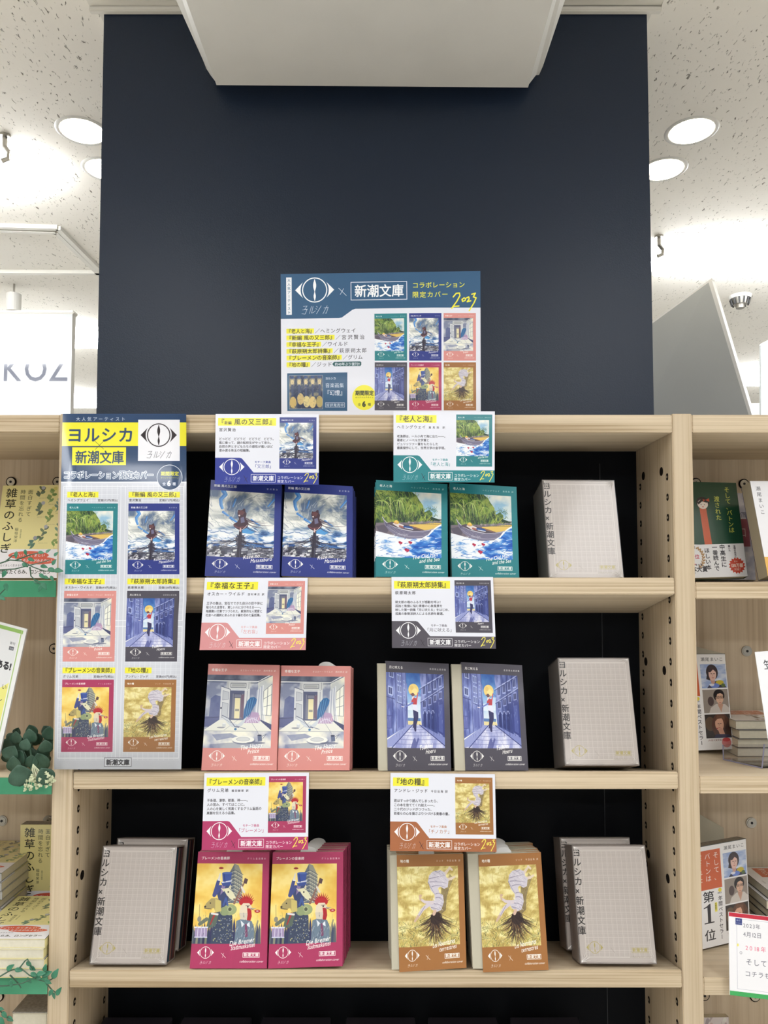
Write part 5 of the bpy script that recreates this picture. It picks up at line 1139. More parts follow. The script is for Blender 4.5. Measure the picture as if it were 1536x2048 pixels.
# neighbours
lb = bookcase('bookcase', 'left neighbouring bookcase with green shelf edges and plywood back', -.9)
rb = bookcase('bookcase', 'right neighbouring bookcase with plain shelf edges and plywood back', .9)
LZ = [P(50, 1160, YF).z, P(50, 1553.5, YF).z, P(50, 1952, YF).z]; RZ = [P(1460, 1164, YF).z, P(1460, 1553, YF).z, P(1460, 1955.5, YF).z]
for par, x0, x1, zs, green in ((lb, -1.35, XL0, LZ, 1), (rb, XR1, 1.33, RZ, 0)):
    board(par, x0, x1, ZT, YCB, TH, False, name='top_board')
    for z in zs + [zs[2]-.268]:
        if green:
            s_ = board(par, x0, x1, z, YBS, .0238, False); b = MB(); b.box(x0, x1, YF-.001, YF, z-.0238, z-.001); b.build('edge_strip', W_G, s_)
        else: board(par, x0, x1, z, YBS, .0238, False)
    b = MB(); b.box(x0, x1, YBS, YBS+.012, 0, ZT-TH); pan = b.build('back_panel', W_P, par)
    xo = x0 if x0 < -1 else x1
    b = MB(); b.box(xo-.03 if xo < 0 else xo, xo if xo < 0 else xo+.03, YF, YCB, 0, ZT+.0015); b.build('upright', [W_V], par)
    for px, py, st in (((23, 964, 0), (116, 964, 0), (109, 1297, 1), (5, 1641, 2), (97, 1641, 2), (-2, 1992, 0)) if green else ((1487, 968, 0), (1391, 966, 0), (1493, 1302, 2), (1502, 1645, 2), (1408, 1990, 1), (1509, 1992, 0))):
        fitting(pan, px, py, YBS, *((M_HOLE, M_IVORY), (M_HOLE, W_P), (M_STEEL, M_STEEL))[st], r=.0088)

# ---------------------------------------------------------------------------
# books
# ---------------------------------------------------------------------------
def inset(q, l=0, r=0, t=0, b_=0):
    """shrink a quad TL,TR,BR,BL by fractions"""
    def at(u, v): return (q[0]*(1-u)+q[1]*u)*(1-v)+(q[3]*(1-u)+q[2]*u)*v
    return [at(l, t), at(1-r, t), at(1-r, 1-b_), at(l, 1-b_)]
def book(q, n, th, printed, edge, label, group=None, spine='right', jacket=None, pages=M_PAPER, slip=None, name='book', cat='book', uv=None):
    """q = front cover corners (world), n = normal towards the viewer; one U-shaped cover round a page block"""
    base = (q[2]+q[3])/2 - n*th/2; t = thing(name, base, label, cat, group); back = -n
    c = .0004; front = jacket or q
    L_, R_ = (.0, .012) if spine == 'right' else (.012, .0)
    b = MB(); uvq = uv or ((0, 1), (1, 1), (1, 0), (0, 0))
    b.slab(front, back*c, (0, 1, 1), uv=uvq)
    rear = [front[0], front[1], q[2], q[3]+(q[2]-q[3])*.09] if jacket else front
    b.slab([p+back*(th-c) for p in rear], back*c, (1, 1, 1))
    s0, s1 = (rear[1], rear[2]) if spine == 'right' else (front[0], front[3]); e = ((front[0]-front[1]) if spine == 'right' else (front[1]-front[0])).normalized()*c
    b.slab([s0, s0+e, s1+e, s1] if spine == 'left' else [s0+e, s0, s1, s1+e], back*th, (1, 1, 1))
    b.build('cover', [printed, edge], t, merge=False)
    if jacket:                                   # the slipped jacket bares the cream cover underneath
        q2 = [p+back*c*1.2 for p in q]; b = MB(); b.slab(q2, back*c, (0, 0, 0)); b.slab([p+back*(th-3.4*c) for p in q2], back*c, (0, 0, 0)); b.build('inner_cover', M_CREAM, t, merge=False)
        c *= 2.4
    p = inset([v+back*c for v in q], .004+L_*.3, .004+R_*.4, .0006, .006)
    b = MB(); b.slab(p, back*(th-2*c), (0, 0, 0)); b.build('page_block', pages, t)
    if slip is not None:                                     # order slip with a rounded tab that stands out of the pages
        x = .5+slip; u = (q[1]-q[0]); up = (q[0]-q[3]).normalized(); o_ = q[0]+u*x+back*th*.5; rr = .0115
        pts = [o_+u.normalized()*rr*math.cos(a)+up*(rr*.62*math.sin(a)) for a in (math.pi*i/10 for i in range(11))]+[o_-u.normalized()*rr-up*.02, o_+u.normalized()*rr-up*.02]
        b = MB(); b.face(pts); b.face([v+back*.0003 for v in pts][::-1])
        for i in range(len(pts)): j = (i+1) % len(pts); b.face([pts[i], pts[j], pts[j]+back*.0003, pts[i]+back*.0003])
        b.build('sales_slip', M_SLIP, t)
    return t
def stack(t, n, step, label, group, jx=.0012, seed=1, slope=SLOPE, dirx=0.):
    r = random.Random(seed)
    for i in range(1, n+1):
        c = copy_tree(t); c.location = Vector(t.location)+Vector((dirx*i+r.uniform(-jx, jx), step*i, -slope*step*i+r.uniform(0, .0012)))
        tag(c, label, None, group)
T14 = math.radians(14)
# key: pixel corners TL,TR,BR,BL, depth, tilt, thickness, copies behind
ROW = [
 ('wind', 'wind1', [(421.9, 957.5), (563, 967), (559.4, 1154), (409.4, 1150)], 0, 1.092, 12, .0115, 3, 'blue paperback with stormy sky cover, left of the pair on the top shelf'),
 ('wind', 'wind2', [(569.8, 961.7), (705.8, 969), (705.2, 1153.3), (562.5, 1148)], 0, 1.096, 13, .0115, 4, 'blue paperback with stormy sky cover, right of the pair on the top shelf'),
 ('sea', 'sea1', [(752, 957.5), (895, 966), (896, 1153.8), (751.7, 1151)], 0, 1.092, 11, .0095, 4, 'teal paperback with boat and palm cover, left of the pair on top shelf'),
 ('sea', 'sea2', [(899, 962), (1033, 970), (1038.8, 1154.7), (904, 1152.7)], 0, 1.1, 11, .0095, 4, 'teal paperback with boat and palm cover, right of the pair on top shelf'),
 ('prince', 'prince1', [(416.9, 1328.4), (559.4, 1330.7), (553.3, 1541.7), (402.5, 1541.3)], 1, 1.092, 15, .0125, 3, 'pink paperback with girl at table cover, left of the pair'),
 ('prince', 'prince2', [(562.9, 1331.8), (702, 1333.3), (699.3, 1541.7), (554.9, 1541.7)], 1, 1.096, 15, .0125, 3, 'pink paperback with girl at table cover, right of the pair'),
 ('moon', 'moon1', [(755, 1328), (897.5, 1329), (902.2, 1542.8), (757, 1542.8)], 1, 1.094, 14, .0105, 3, 'charcoal paperback with moonlit street cover and slipped jacket, left of the pair'),
 ('moon', 'moon2', [(902.5, 1330), (1044, 1332), (1056.8, 1542.8), (909.7, 1543)], 1, 1.094, 14, .0105, 3, 'charcoal paperback with moonlit street cover and slipped jacket, right of the pair'),
 ('band', 'band1', [(396.6, 1707), (539, 1708), (533.8, 1941.0), (379.3, 1941.0)], 2, 1.087, 16, .0105, 8, 'magenta paperback with animal band cover, left of the pair on the bottom shelf'),
 ('band', 'band2', [(545.5, 1708), (686.6, 1707), (685.5, 1936), (536.2, 1941)], 2, 1.087, 15, .0105, 9, 'magenta paperback with animal band cover, right of the pair on the bottom shelf'),
 ('earth', 'earth1', [(780, 1711), (926.5, 1708), (932.9, 1936), (783.5, 1940)], 2, 1.0835, 14, .0115, 8, 'brown paperback with curled figure cover and slipped jacket, left of the pair'),
 ('earth', 'earth2', [(935, 1711), (1081.5, 1707.8), (1097, 1943), (945.8, 1941)], 2, 1.0835, 14, .0115, 8, 'brown paperback with curled figure cover and slipped jacket, right of the pair'),
]
JACKET = {'moon1': [(771.6, 1323.2), (897.5, 1329), (902.2, 1542.8), (775.4, 1542.8)], 'moon2': [(922.6, 1326), (1044, 1332), (1056.8, 1542.8), (930.7, 1542.8)],
          'earth1': [(793.3, 1710.4), (926.5, 1708), (932.9, 1936), (798.7, 1944.6)], 'earth2': [(956.5, 1713), (1081.5, 1707.8), (1097, 1943), (966.2, 1948)]}
GR = {'wind': 'blue storm paperbacks on the top shelf', 'sea': 'teal boat paperbacks on the top shelf', 'prince': 'pink paperbacks on the middle shelf', 'moon': 'charcoal paperbacks on the middle shelf', 'band': 'magenta paperbacks on the bottom shelf', 'earth': 'brown paperbacks on the bottom shelf'}
for k, key, px, row, Y, tl, th, nb, lab in ROW:
    tl = math.radians(tl); q, n = place(px, Y, tl, rest(SZ[row]))
    lift = max(0, th*(math.sin(tl)-SLOPE*math.cos(tl))); q = [p+Vector((0, 0, lift)) for p in q]
    jq = None; uv = None
    if key in JACKET:
        sh = q[3]-PP(*px[3], q[3]-Vector((0, 0, 0)), n) if 0 else Vector((0, 0, 0))
        q0, _ = quad(px, Y, tl); dzv = q[3]-q0[3]
        pts = JACKET[key]; mid = (q0[2]+q0[3])/2; jq = [PP(*p, mid, n)+dzv+n*.0007 for p in pts]
    t = book(q, n, th, M_COV[k], EDGE[k], lab, GR[k], jacket=jq, pages=M_PAPER, slip=(.0 if row == 2 else (.14 if key == 'prince2' else None)))
    side = 'left' if key.endswith('1') else 'right'
    nm = {'wind': 'blue', 'sea': 'teal', 'prince': 'pink', 'moon': 'charcoal', 'band': 'magenta', 'earth': 'brown'}[k]
    step = th/math.cos(tl)+.0012
    nb = min(nb, int((YB-.012-Y-.152*math.sin(tl))/step))
    src = t
    if key.startswith('earth') and nb > 0:
        jq2 = [jq[0], jq[1], q[2]+n*.0007, q[3]+(q[2]-q[3])*.09+n*.0007]
        off = Vector((.0004, step, -SLOPE*step+.0004)); src = book([v+off for v in q], n, th, M_COV[k], EDGE[k], 'brown paperback directly behind the front copy of the %s brown stack' % side, GR[k], jacket=[v+off for v in jq2], pages=M_PAPER, slip=.0)
        tag(src, None, None, 'copies behind the %s brown front book' % side); nb -= 1
    stack(src, nb, step, '%s paperback hidden behind the front copy of the %s %s stack' % (nm, side, nm), 'copies behind the %s %s front book' % (side, nm), seed=len(key)*7+row, dirx=(-.0006 if key in ('wind1', 'moon1', 'earth1', 'sea1', 'band1') else .0007))

# ---------------------------------------------------------------------------
# boxed sets in shrink wrap
# ---------------------------------------------------------------------------
M_BOXF = image_mat('box_set_print', make_box_face(1), .4, .15); M_BOX = mat('box_board', (186, 176, 170), .5); M_BOX_SHADED = mat('box_side_shaded', (150, 143, 137), .5)  # side tone is the case board darkened to carry that face's shade
SPC = [mat('spine_'+k, c_, .45) for k, c_ in (('navy', (34, 48, 104)), ('teal', (36, 106, 116)), ('rose', (176, 118, 114)), ('charcoal', (58, 56, 64)), ('magenta', (120, 44, 72)), ('brown', (120, 84, 50)))]
def box_set(px, row, Y, tl, label, depth=.072, group='shrink wrapped boxed sets'):
    tl = math.radians(tl); q, n = place(px, Y, tl, rest(SZ[row]))
    lift = max(0, depth*(math.sin(tl)-SLOPE*math.cos(tl))); q = [p+Vector((0, 0, lift)) for p in q]
    back = -n; t = thing('boxed_set', (q[2]+q[3])/2-n*depth/2, label, 'boxed set', group); c = .0016
    b = MB(); b.slab(q, back*c, (0, 1, 1)); b.slab([p+back*(depth-c) for p in q], back*c, (1, 1, 1))
    e = (q[1]-q[0]).normalized()*c; up = (q[0]-q[3]).normalized()*c
    b.slab([q[0], q[0]+e, q[3]+e, q[3]], back*depth, (2, 2, 2)); b.slab([q[0], q[1], q[1]-up, q[0]-up], back*depth, (1, 1, 1)); b.slab([q[3]+up, q[2]+up, q[2], q[3]], back*depth, (1, 1, 1))
    b.build('slipcase', [M_BOXF, M_BOX, M_BOX_SHADED], t, merge=False)
    w_ = (depth-2*c)/6; qi = inset(q, .03, .006, .02, .015)
    for i in range(6):
        b = MB(); b.slab([p+back*(c+w_*i+.0002) for p in qi], back*(w_-.0004), (0, 0, 0)); b.build('enclosed_book', SPC[i], t)
    g = .0008; o_ = inset(q, -.006, -.006, -.004, 0.0); b = MB(); b.slab([p+n*g for p in o_], back*(depth+2*g), (0, 0, 0))
    # seams and puckers at the corners of the film
    b.build('shrink_wrap', M_WRAP, t)
    for (a_, d1, d2, s_) in ((0, q[1]-q[0], q[3]-q[0], 1), (3, q[2]-q[3], q[0]-q[3], 1), (1, q[0]-q[1], q[2]-q[1], 1), (2, q[3]-q[2], q[1]-q[2], 0)):
        r = random.Random(a_+int(px[0][0])); b = MB(); d1 = d1.normalized(); d2 = d2.normalized()
        for k_ in range(5):
            a = .2+.28*k_; L1 = r.uniform(.006, .016); o2 = q[a_]+d1*.002+d2*.002+n*.0014; e2 = o2+(d1*math.cos(a)+d2*math.sin(a))*L1; m2 = (o2+e2)/2+n*.0006
            b.tube([o2, m2, e2], .00045, 4, r2=.00015)
        b.build('wrap_pucker', M_WRAP_R, t)
    return t
M_WRAP_R = mat('wrap_fold', (222, 218, 214), .15, spec=.8)
box_set([(1084, 954), (1227.7, 955.4), (1247.3, 1151.3), (1098, 1151)], 0, 1.11, 14, 'cream boxed set in shrink wrap alone on the top shelf at right')
box_set([(1115.5, 1323.3), (1257, 1323.3), (1279, 1539), (1130, 1539)], 1, 1.11, 17, 'cream boxed set in shrink wrap on the middle shelf at right')
t = box_set([(1143.5, 1699.3), (1289.2, 1699), (1313.6, 1937.5), (1160, 1936.5)], 2, 1.095, 17, 'cream boxed set in front at the right end of the bottom shelf', .046)
c = copy_tree(t); c.location = Vector(t.location)+Vector((-.006, .0515, -SLOPE*.0515+.005)); tag(c, 'cream boxed set behind another at right end of the bottom shelf')
t = box_set([(206.7, 1697.4), (354, 1698.4), (332.3, 1935.3), (178.4, 1934.5)], 2, 1.095, 16, 'cream boxed set in front at the left end of the bottom shelf', .046)
c = copy_tree(t); c.location = Vector(t.location)+Vector((.003, .0515, -SLOPE*.0515+.005)); tag(c, 'cream boxed set behind another at left end of the bottom shelf')
# tops of wrapped sets just showing at the very bottom
for i, px in enumerate((255, 420, 585, 760, 930, 1100)):
    q = [P(px-70, 2036, 1.15), P(px+72, 2036, 1.15)]; zt = P(px, 2034, 1.2).z; q[0].z = q[1].z = zt; zr = SZ[3]-SLOPE*(1.15-YF)
    Q = [q[0], q[1], Vector((q[1].x, 1.15, zr+.001)), Vector((q[0].x, 1.15, zr+.001))]
    t = thing('wrapped_book', (sum(v.x for v in Q)/4, 1.17, zr), 'wrapped dark book whose top edge shows at the bottom border, position %s' % ('leftmost', 'second from left', 'third from left', 'third from right', 'second from right', 'rightmost')[i], 'book', 'wrapped books at the bottom border')
    b = MB(); b.slab(Q, (0, .05, 0), (0, 0, 0)); b.build('cover', mat('dark_wrapped_cover', (44, 42, 52), .4), t, bevel=.001)
    b = MB(); b.slab(inset(Q, -.008, -.008, -.02, .01), (0, .053, 0), (0, 0, 0)); b.build('shrink_wrap', M_WRAP, t)

# ---------------------------------------------------------------------------
# cards, board, poster
# ---------------------------------------------------------------------------
def sheet(px, Y, tl, printed, name, label, cat, th=.0004, group=None, rest_z=None, Yr=None, edge=None):
    q, n = quad(px, Y, math.radians(tl), Yr)
    b = MB(); b.slab(q, -n*th, (0, 1, 1)); o = b.build(name, [printed, edge or M_CARD], origin=(q[2]+q[3])/2, merge=False)
    return tag(o, label, cat, group)
CG = 'printed title cards on the shelf fronts'
for k, px, tl, lab in (('wind', [(431.3, 828), (638, 828.3), (637.5, 969), (429.8, 968.3)], 1, 'white and blue title card on the top board above blue books'),
    ('sea', [(786.9, 822), (989.6, 822.7), (989, 964.7), (786.9, 964.3)], 1, 'white and teal title card on the top board above teal books'),
    ('prince', [(409.8, 1155.5), (615.5, 1155.5), (611.3, 1300), (399, 1300)], 2, 'white and pink title card on the upper shelf edge above pink books'),
    ('moon', [(783, 1154), (986, 1154), (992, 1297.5), (784, 1295.7)], 2, 'white and charcoal title card on the upper shelf edge above charcoal books'),
    ('band', [(408.7, 1546.6), (618, 1545), (616, 1699.4), (403.2, 1700.5)], 2, 'white and magenta title card on the lower shelf edge above magenta books'),
    ('earth', [(781, 1546), (989.8, 1548.3), (993, 1704), (780, 1701.8)], 2, 'white and brown title card on the lower shelf edge above brown books')):
    sheet(px, 1.0785, tl, image_mat('title_card_'+k, make_card(k), .4, .15), 'title_card', lab, 'card', group=CG)
yb = 1.135; pz = (ZT-EYE.z); bl = P(562.6, 826.8, yb); br = P(961.5, 822, yb)
def px_of(p):
    d = p-EYE; c_, s_ = math.cos(PITCH), math.sin(PITCH); dep = d.y*c_+d.z*s_; up = -d.y*s_+d.z*c_
    return (CX+F*d.x/dep, CY-F*up/dep)
ybot = px_of(Vector((bl.x, yb, ZT+.0005)))[1]
sheet([(561.2, 548.2), (960.7, 542), (961.6, ybot), (562.8, ybot)], yb, -1, image_mat('campaign_board_print', make_board(), .42, .15), 'campaign_board', 'white and blue landscape campaign board standing on top of bookcase', 'sign', .003)
# long poster, lower part bent
M_POST = image_mat('poster_print', make_poster(), .3, .35, crough=.15)
rows = [(0, 125.4, 372.4, 827.5), (.25, 121, 373, 1005), (.45, 116.5, 373.2, 1148), (.52, 114.5, 372.8, 1198), (.58, 113.5, 370.5, 1240), (.8, 110.5, 366, 1397), (1, 108.2, 362.5, 1538.8)]
b = MB(); prev = None; NX = 8
for v, xl, xr, y in rows:
    yd = 1.0775 - .004*math.sin(math.pi*v)*.25 + (.0 if v < .5 else -.004*(v-.5))
    line = []
    for i in range(NX+1):
        u = i/NX; line.append((P(xl+(xr-xl)*u, y, yd-.0015*math.sin(u*math.pi)), (u, 1-v)))
    if prev:
        for a, c, d, e in zip(prev, prev[1:], line[1:], line):
            b.face([e[0], d[0], c[0], a[0]], 0, [e[1], d[1], c[1], a[1]])
    prev = line
po = b.build('poster', [M_POST], origin=P(235, 1538, 1.0775), smooth=True); md = po.modifiers.new('thickness', 'SOLIDIFY'); md.thickness = .0004; md.offset = -1
tag(po, 'tall narrow blue and yellow poster hanging over the left upright', 'poster')

# ---------------------------------------------------------------------------
# left bookcase contents
# ---------------------------------------------------------------------------
flat = lambda z: (lambda y: z)
M_WEED = image_mat('yellow_plant_cover', make_weeds(), .16, .7, crough=.06); E_WEED = mat('yellow_cover_edge', (222, 212, 150), .4); E_GREY = mat('grey_spine', (168, 168, 166), .45)
q, n = place([(6, 967.6), (142, 966), (119, 1152), (-17, 1152)], 1.2, 17, flat(LZ[0])) if 0 else place([(6, 967.6), (142, 966), (119, 1152), (-17, 1152)], 1.2, math.radians(16), flat(LZ[0]))
q = [p+Vector((0, 0, .003)) for p in q]
t = book(q, n, .011, M_WEED, E_WEED, 'pale yellow plant paperback leaning on the top left shelf', 'yellow plant paperbacks in the left bookcase')
c = copy_tree(t); c.location = Vector(t.location)+Vector((.002, .0135, .001)); tag(c, 'yellow plant paperback hidden behind the leaning front one at top left')
# standing copy, lower shelf
y0 = 1.262; x0 = P(40, 1700, y0).x; z0 = LZ[2]+.0005; Q = [Vector((x0, y0, z0+.149)), Vector((x0+.106, y0, z0+.149)), Vector((x0+.106, y0, z0)), Vector((x0, y0, z0))]
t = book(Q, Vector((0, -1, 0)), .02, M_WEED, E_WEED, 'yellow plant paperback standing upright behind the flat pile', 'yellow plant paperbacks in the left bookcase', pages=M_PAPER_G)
# flat piles
def flat_pile(x0, x1, y0, y1, z0, th, n, labs, group, printed, edge, spine_front=False, pages=M_PAPER, seed=1):
    r = random.Random(seed)
    for i in range(n):
        dx, dy = r.uniform(-.003, .003), r.uniform(-.002, .002); z = z0+i*(th+.0003)+.0003
        A = [Vector((x0+dx, y1+dy, z+th)), Vector((x1+dx, y1+dy, z+th)), Vector((x1+dx, y0+dy, z+th)), Vector((x0+dx, y0+dy, z+th))]
        t = thing('book', ((x0+x1)/2+dx, (y0+y1)/2+dy, z), labs[i], 'book', group); c = .0006
        b = MB(); b.slab(A, (0, 0, -c), (0, 1, 1)); b.slab([p-Vector((0, 0, th-c)) for p in A], (0, 0, -c), (1, 1, 1))
        if spine_front: b.box(x0+dx, x1+dx, y0+dy, y0+dy+c, z, z+th, 1)
        else: b.box(x1+dx-c, x1+dx, y0+dy, y1+dy, z, z+th, 1)
        b.build('cover', [printed, edge], t, merge=False)
        b = MB(); b.box(x0+dx+.001, x1+dx-.0012, y0+dy+.001, y1+dy-.001, z+c, z+th-c); b.build('page_block', pages, t)
xr = P(94, 1900, 1.078).x-.004
flat_pile(xr-.105, xr, 1.078, 1.222, LZ[2], .0128, 4, ['yellow plant paperback lying flat, %s of the low pile of four at left' % s for s in ('bottom', 'second from bottom', 'third from bottom', 'top')], 'flat pile of four yellow paperbacks', M_WEED, E_WEED)
xr2 = xr-.108
flat_pile(xr2-.105, xr2, 1.175, 1.32, LZ[2], .0128, 8, ['yellow plant paperback in the taller flat pile at far left, %s' % s for s in ('at its base', 'second up', 'third up', 'fourth up', 'fourth from top', 'third from top', 'second from top', 'topmost')], 'taller pile of yellow paperbacks at far left', M_WEED, E_GREY, True)
# blocks of books on the lowest visible shelf, left
z3 = LZ[2]-.268; xa, xb_ = P(25, 2030, 1.12).x, P(94, 2030, 1.12).x
t = thing('book', ((xa+xb_)/2, 1.18, z3), 'thick grey book standing at bottom left under the green edge', 'book')
b = MB(); b.box(xa, xb_, 1.12, 1.28, z3+.0004, P(50, 2027, 1.12).z, 0); b.build('page_block', M_PAPER, t, bevel=.001)
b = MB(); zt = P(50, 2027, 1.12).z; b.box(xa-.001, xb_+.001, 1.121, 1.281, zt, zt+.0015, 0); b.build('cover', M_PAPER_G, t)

# white placard leaning
M_PL = image_mat('placard_print', make_placard(), .2, .5); 
sheet([(-66, 1226), (54, 1258), (-8, 1541), (-128, 1509)], 1.11, 4, M_PL, 'placard', 'white tilted placard with green border leaning on left shelf', 'placard', .004)

M_LEAF = mat('dark_green_leaf', (52, 84, 66), .5, noise=14, nscale=60); M_LEAF2 = mat('vine_leaf', (54, 122, 92), .42, noise=16, nscale=80); M_STEM = mat('vine_stem', (62, 96, 76), .5); M_BERRY = mat('cream_berry', (206, 212, 176), .4)
def leaf_mb(c, d, w, L_, up, curl=.15, pointed=False):
    """disc-like leaf with a centre fold; c base, d direction, up normal"""
    d = Vector(d).normalized(); up = Vector(up); s = d.cross(up).normalized(); up = s.cross(d).normalized(); b = MB(); N = 7; rows_ = []
    for i in range(N+1):
        t_ = i/N; ww = math.sin(math.pi*min(1, t_*(.9 if pointed else 1)+.04))**(.6 if not pointed else .8)*w*(1-.6*t_*pointed)
        p = Vector(c)+d*L_*t_-up*curl*L_*t_*t_; rows_.append([p-s*ww+up*ww*.25, p-s*ww*.5+up*ww*.05, p, p+s*ww*.5+up*ww*.05, p+s*ww+up*ww*.25])
    for a, e in zip(rows_, rows_[1:]):
        for i in range(4): b.face([a[i], a[i+1], e[i+1], e[i]])
    return b
# eucalyptus spray
t = thing('leafy_spray', P(60, 1553, 1.12), 'artificial eucalyptus spray with cream berries on the green shelf', 'artificial plant')
EU = [(18, 1505, 32, -20, 1.13), (38, 1520, 46, -35, 1.115), (42, 1545, 50, -14, 1.062), (36, 1492, 40, -30, 1.15), (22, 1468, 30, -40, 1.17), (52, 1478, 36, -42, 1.17), (72, 1470, 34, -44, 1.19), (84, 1520, 44, -38, 1.11), (92, 1545, 40, -22, 1.062), (86, 1500, 36, -46, 1.14), (98, 1480, 36, -50, 1.17), (94, 1452, 26, -64, 1.2), (34, 1455, 22, -30, 1.2), (60, 1505, 40, -30, 1.16), (70, 1535, 30, 0, 1.12), (30, 1550, 40, -4, 1.1)]
rr_ = random.Random(9)
EU = [(x, y, s_*.8, a, Y) for x, y, s_, a, Y in EU]+[(rr_.uniform(10, 100), rr_.uniform(1450, 1535), rr_.uniform(22, 32), rr_.uniform(-60, 0), rr_.uniform(1.1, 1.2)) for _ in range(16)]
for i, (px, py, s_, a, Y) in enumerate(EU):
    r = random.Random(i); c = P(px, py+10, Y); aa = math.radians(a)+r.uniform(-.5, .5); L_ = s_/1400*1.05
    d = Vector((math.sin(aa)*.8*(-1 if px < 60 else 1)*.6, -.25, .75)); lb_ = leaf_mb(c-d.normalized()*L_*.4, d, L_*.52, L_, (r.uniform(-.3, .3), -1, .35))
    lo = min(v[2] for v in lb_.v); lb_.v = [(v[0], v[1], v[2]+max(0, LZ[1]+.0015-lo)) for v in lb_.v] if Y > 1.08 else lb_.v
    lf = lb_.build('leaf', M_LEAF, t, smooth=True); m_ = lf.modifiers.new('thickness', 'SOLIDIFY'); m_.thickness = .0005
b = MB(); b.tube([P(62, 1538, 1.105), P(64, 1525, 1.12), P(60, 1490, 1.14), P(70, 1455, 1.19)], .0016, 6); b.build('stem', M_STEM, t)
b = MB(); r = random.Random(4)
for i in range(34):
    u = r.random(); c = P(52+56*u+r.uniform(-6, 6), 1545+24*abs(u-.3)+r.uniform(-10, 14)+(14 if u < .7 else -6), 1.062+r.uniform(-.006, .004))
    for k_ in range(3): 
        a = k_*2.1; b.cyl(c+Vector((.0012*math.cos(a), 0, .0012*math.sin(a))), (r.uniform(-1, 1), -1, r.uniform(-1, 1)), .0017, .0022, 6, r2=.001)
    b.tube([c, (c+P(66, 1528, 1.072))/2+Vector((0, 0, -.004)), P(66, 1528, 1.072)], .0004, 4)
tag(b.build('berries', M_BERRY, t), kind='stuff')
# trailing vines
def vine(label, base, stems, leaves, Y=1.068):
    t = thing('trailing_vine', P(*base, Y), label, 'artificial plant', 'artificial vines on the left bookcase')
    b = MB()
    for st in stems:
        n_ = len(st); b.tube([P(x, y, Y+.006*math.sin(i*1.7)) for i, (x, y) in enumerate(st)], .0011, 5, r2=.0006)
    b.build('stem', M_STEM, t)
    for i, (x, y, s_, a) in enumerate(leaves):
        r = random.Random(i*3+int(x)); L_ = s_/1300; aa = math.radians(a); d = Vector((math.cos(aa), -.1, -math.sin(aa)))
        lf = leaf_mb(P(x, y, Y+r.uniform(-.008, .004))-d*L_*.5, d, L_*.42, L_, (r.uniform(-.4, .4), -1, .5), .2, True).build('leaf', M_LEAF2, t, smooth=True)
        m_ = lf.modifiers.new('thickness', 'SOLIDIFY'); m_.thickness = .0005
vine('thin green vine trailing before the leaning yellow book', (60, 1160),
     [[(-4, 1128), (20, 1120), (44, 1122), (66, 1134), (88, 1142), (118, 1143)], [(-4, 1140), (30, 1138), (70, 1128), (100, 1120)], [(30, 1121), (60, 1110), (84, 1104)], [(60, 1134), (62, 1152), (72, 1162), (84, 1170)], [(10, 1124), (24, 1112), (34, 1108)], [(-4, 1192), (6, 1182), (14, 1175)]],
     [(32, 1110, 13, 100), (51, 1105, 11, 80), (82, 1105, 11, 0), (96, 1102, 10, -40), (62, 1119, 12, 20), (50, 1130, 12, 30), (88, 1133, 13, 10), (104, 1140, 15, 20), (117, 1141, 16, 0), (108, 1124, 12, -60), (84, 1152, 12, 40), (92, 1155, 11, 20), (104, 1157, 11, 60), (88, 1172, 15, 50), (80, 1177, 13, 120), (74, 1164, 13, 20), (12, 1174, 14, 80), (8, 1148, 14, 120), (4, 1196, 13, 30), (112, 1108, 10, -50)])
vine('thin green vine trailing before the flat pile of yellow books', (60, 1952),
     [[(-4, 1955), (18, 1942), (40, 1935), (58, 1950), (78, 1960), (92, 1964)], [(40, 1935), (50, 1922), (55, 1918), (60, 1930), (66, 1940)], [(-4, 1972), (20, 1971), (46, 1966), (72, 1954)], [(92, 1964), (104, 1958), (110, 1950)], [(92, 1966), (104, 1980), (112, 1985)], [(20, 1950), (36, 1966), (42, 1976)]],
     [(20, 1935, 15, -40), (37, 1940, 13, 10), (58, 1928, 12, 40), (65, 1937, 12, 30), (68, 1949, 13, 20), (82, 1947, 15, -10), (93, 1948, 18, -30), (110, 1948, 18, -60), (96, 1964, 13, 30), (117, 1983, 15, -60), (101, 1986, 13, 120), (108, 1992, 12, 90), (58, 1961, 12, 60), (22, 1968, 12, 80), (76, 1956, 12, 10), (90, 1936, 13, -80)])
vine('thin green vine tips at the bottom left corner', (10, 2040), [[(-4, 2016), (6, 2028), (14, 2036), (24, 2040)], [(-4, 2040), (6, 2050)]], [(9, 2030, 14, 60), (20, 2038, 13, 30), (2, 2042, 16, 40), (2, 2018, 10, 10)])

# ---------------------------------------------------------------------------
# right bookcase contents
# ---------------------------------------------------------------------------
q, n = place([(1341, 964), (1472, 967), (1496, 1154), (1360, 1158)], 1.2, math.radians(14), flat(RZ[0])); q = [p+Vector((0, 0, .0052)) for p in q]
book(q, n, .016, image_mat('green_doll_cover', make_baton(), .22, .6), mat('green_edge', (34, 74, 54), .4), 'dark green paperback with doll cover and white band on the right shelf')
q, n = place([(1380, 976), (1498, 983), (1512, 1155), (1396, 1155)], 1.245, math.radians(12), flat(RZ[0])); q = [p+Vector((0, 0, .003)) for p in q]
book(q, n, .012, image_mat('pale_red_cover', make_pale_cover(), .4), mat('pale_edge', (196, 192, 196), .5), 'pale book with red lettering behind the dark green book')
q, n = place([(1500, 967), (1640, 967), (1672, 1158), (1536, 1158)], 1.13, math.radians(12), flat(RZ[0])); q = [p+Vector((0, 0, .0075)) for p in q]
book(q, n, .03, image_mat('white_boy_cover', make_white_cover(), .25, .5), mat('navy_edge', (40, 44, 92), .5), 'white book at the right border with cream page edge showing', pages=mat('shaded_pages', (178, 170, 148), .8))
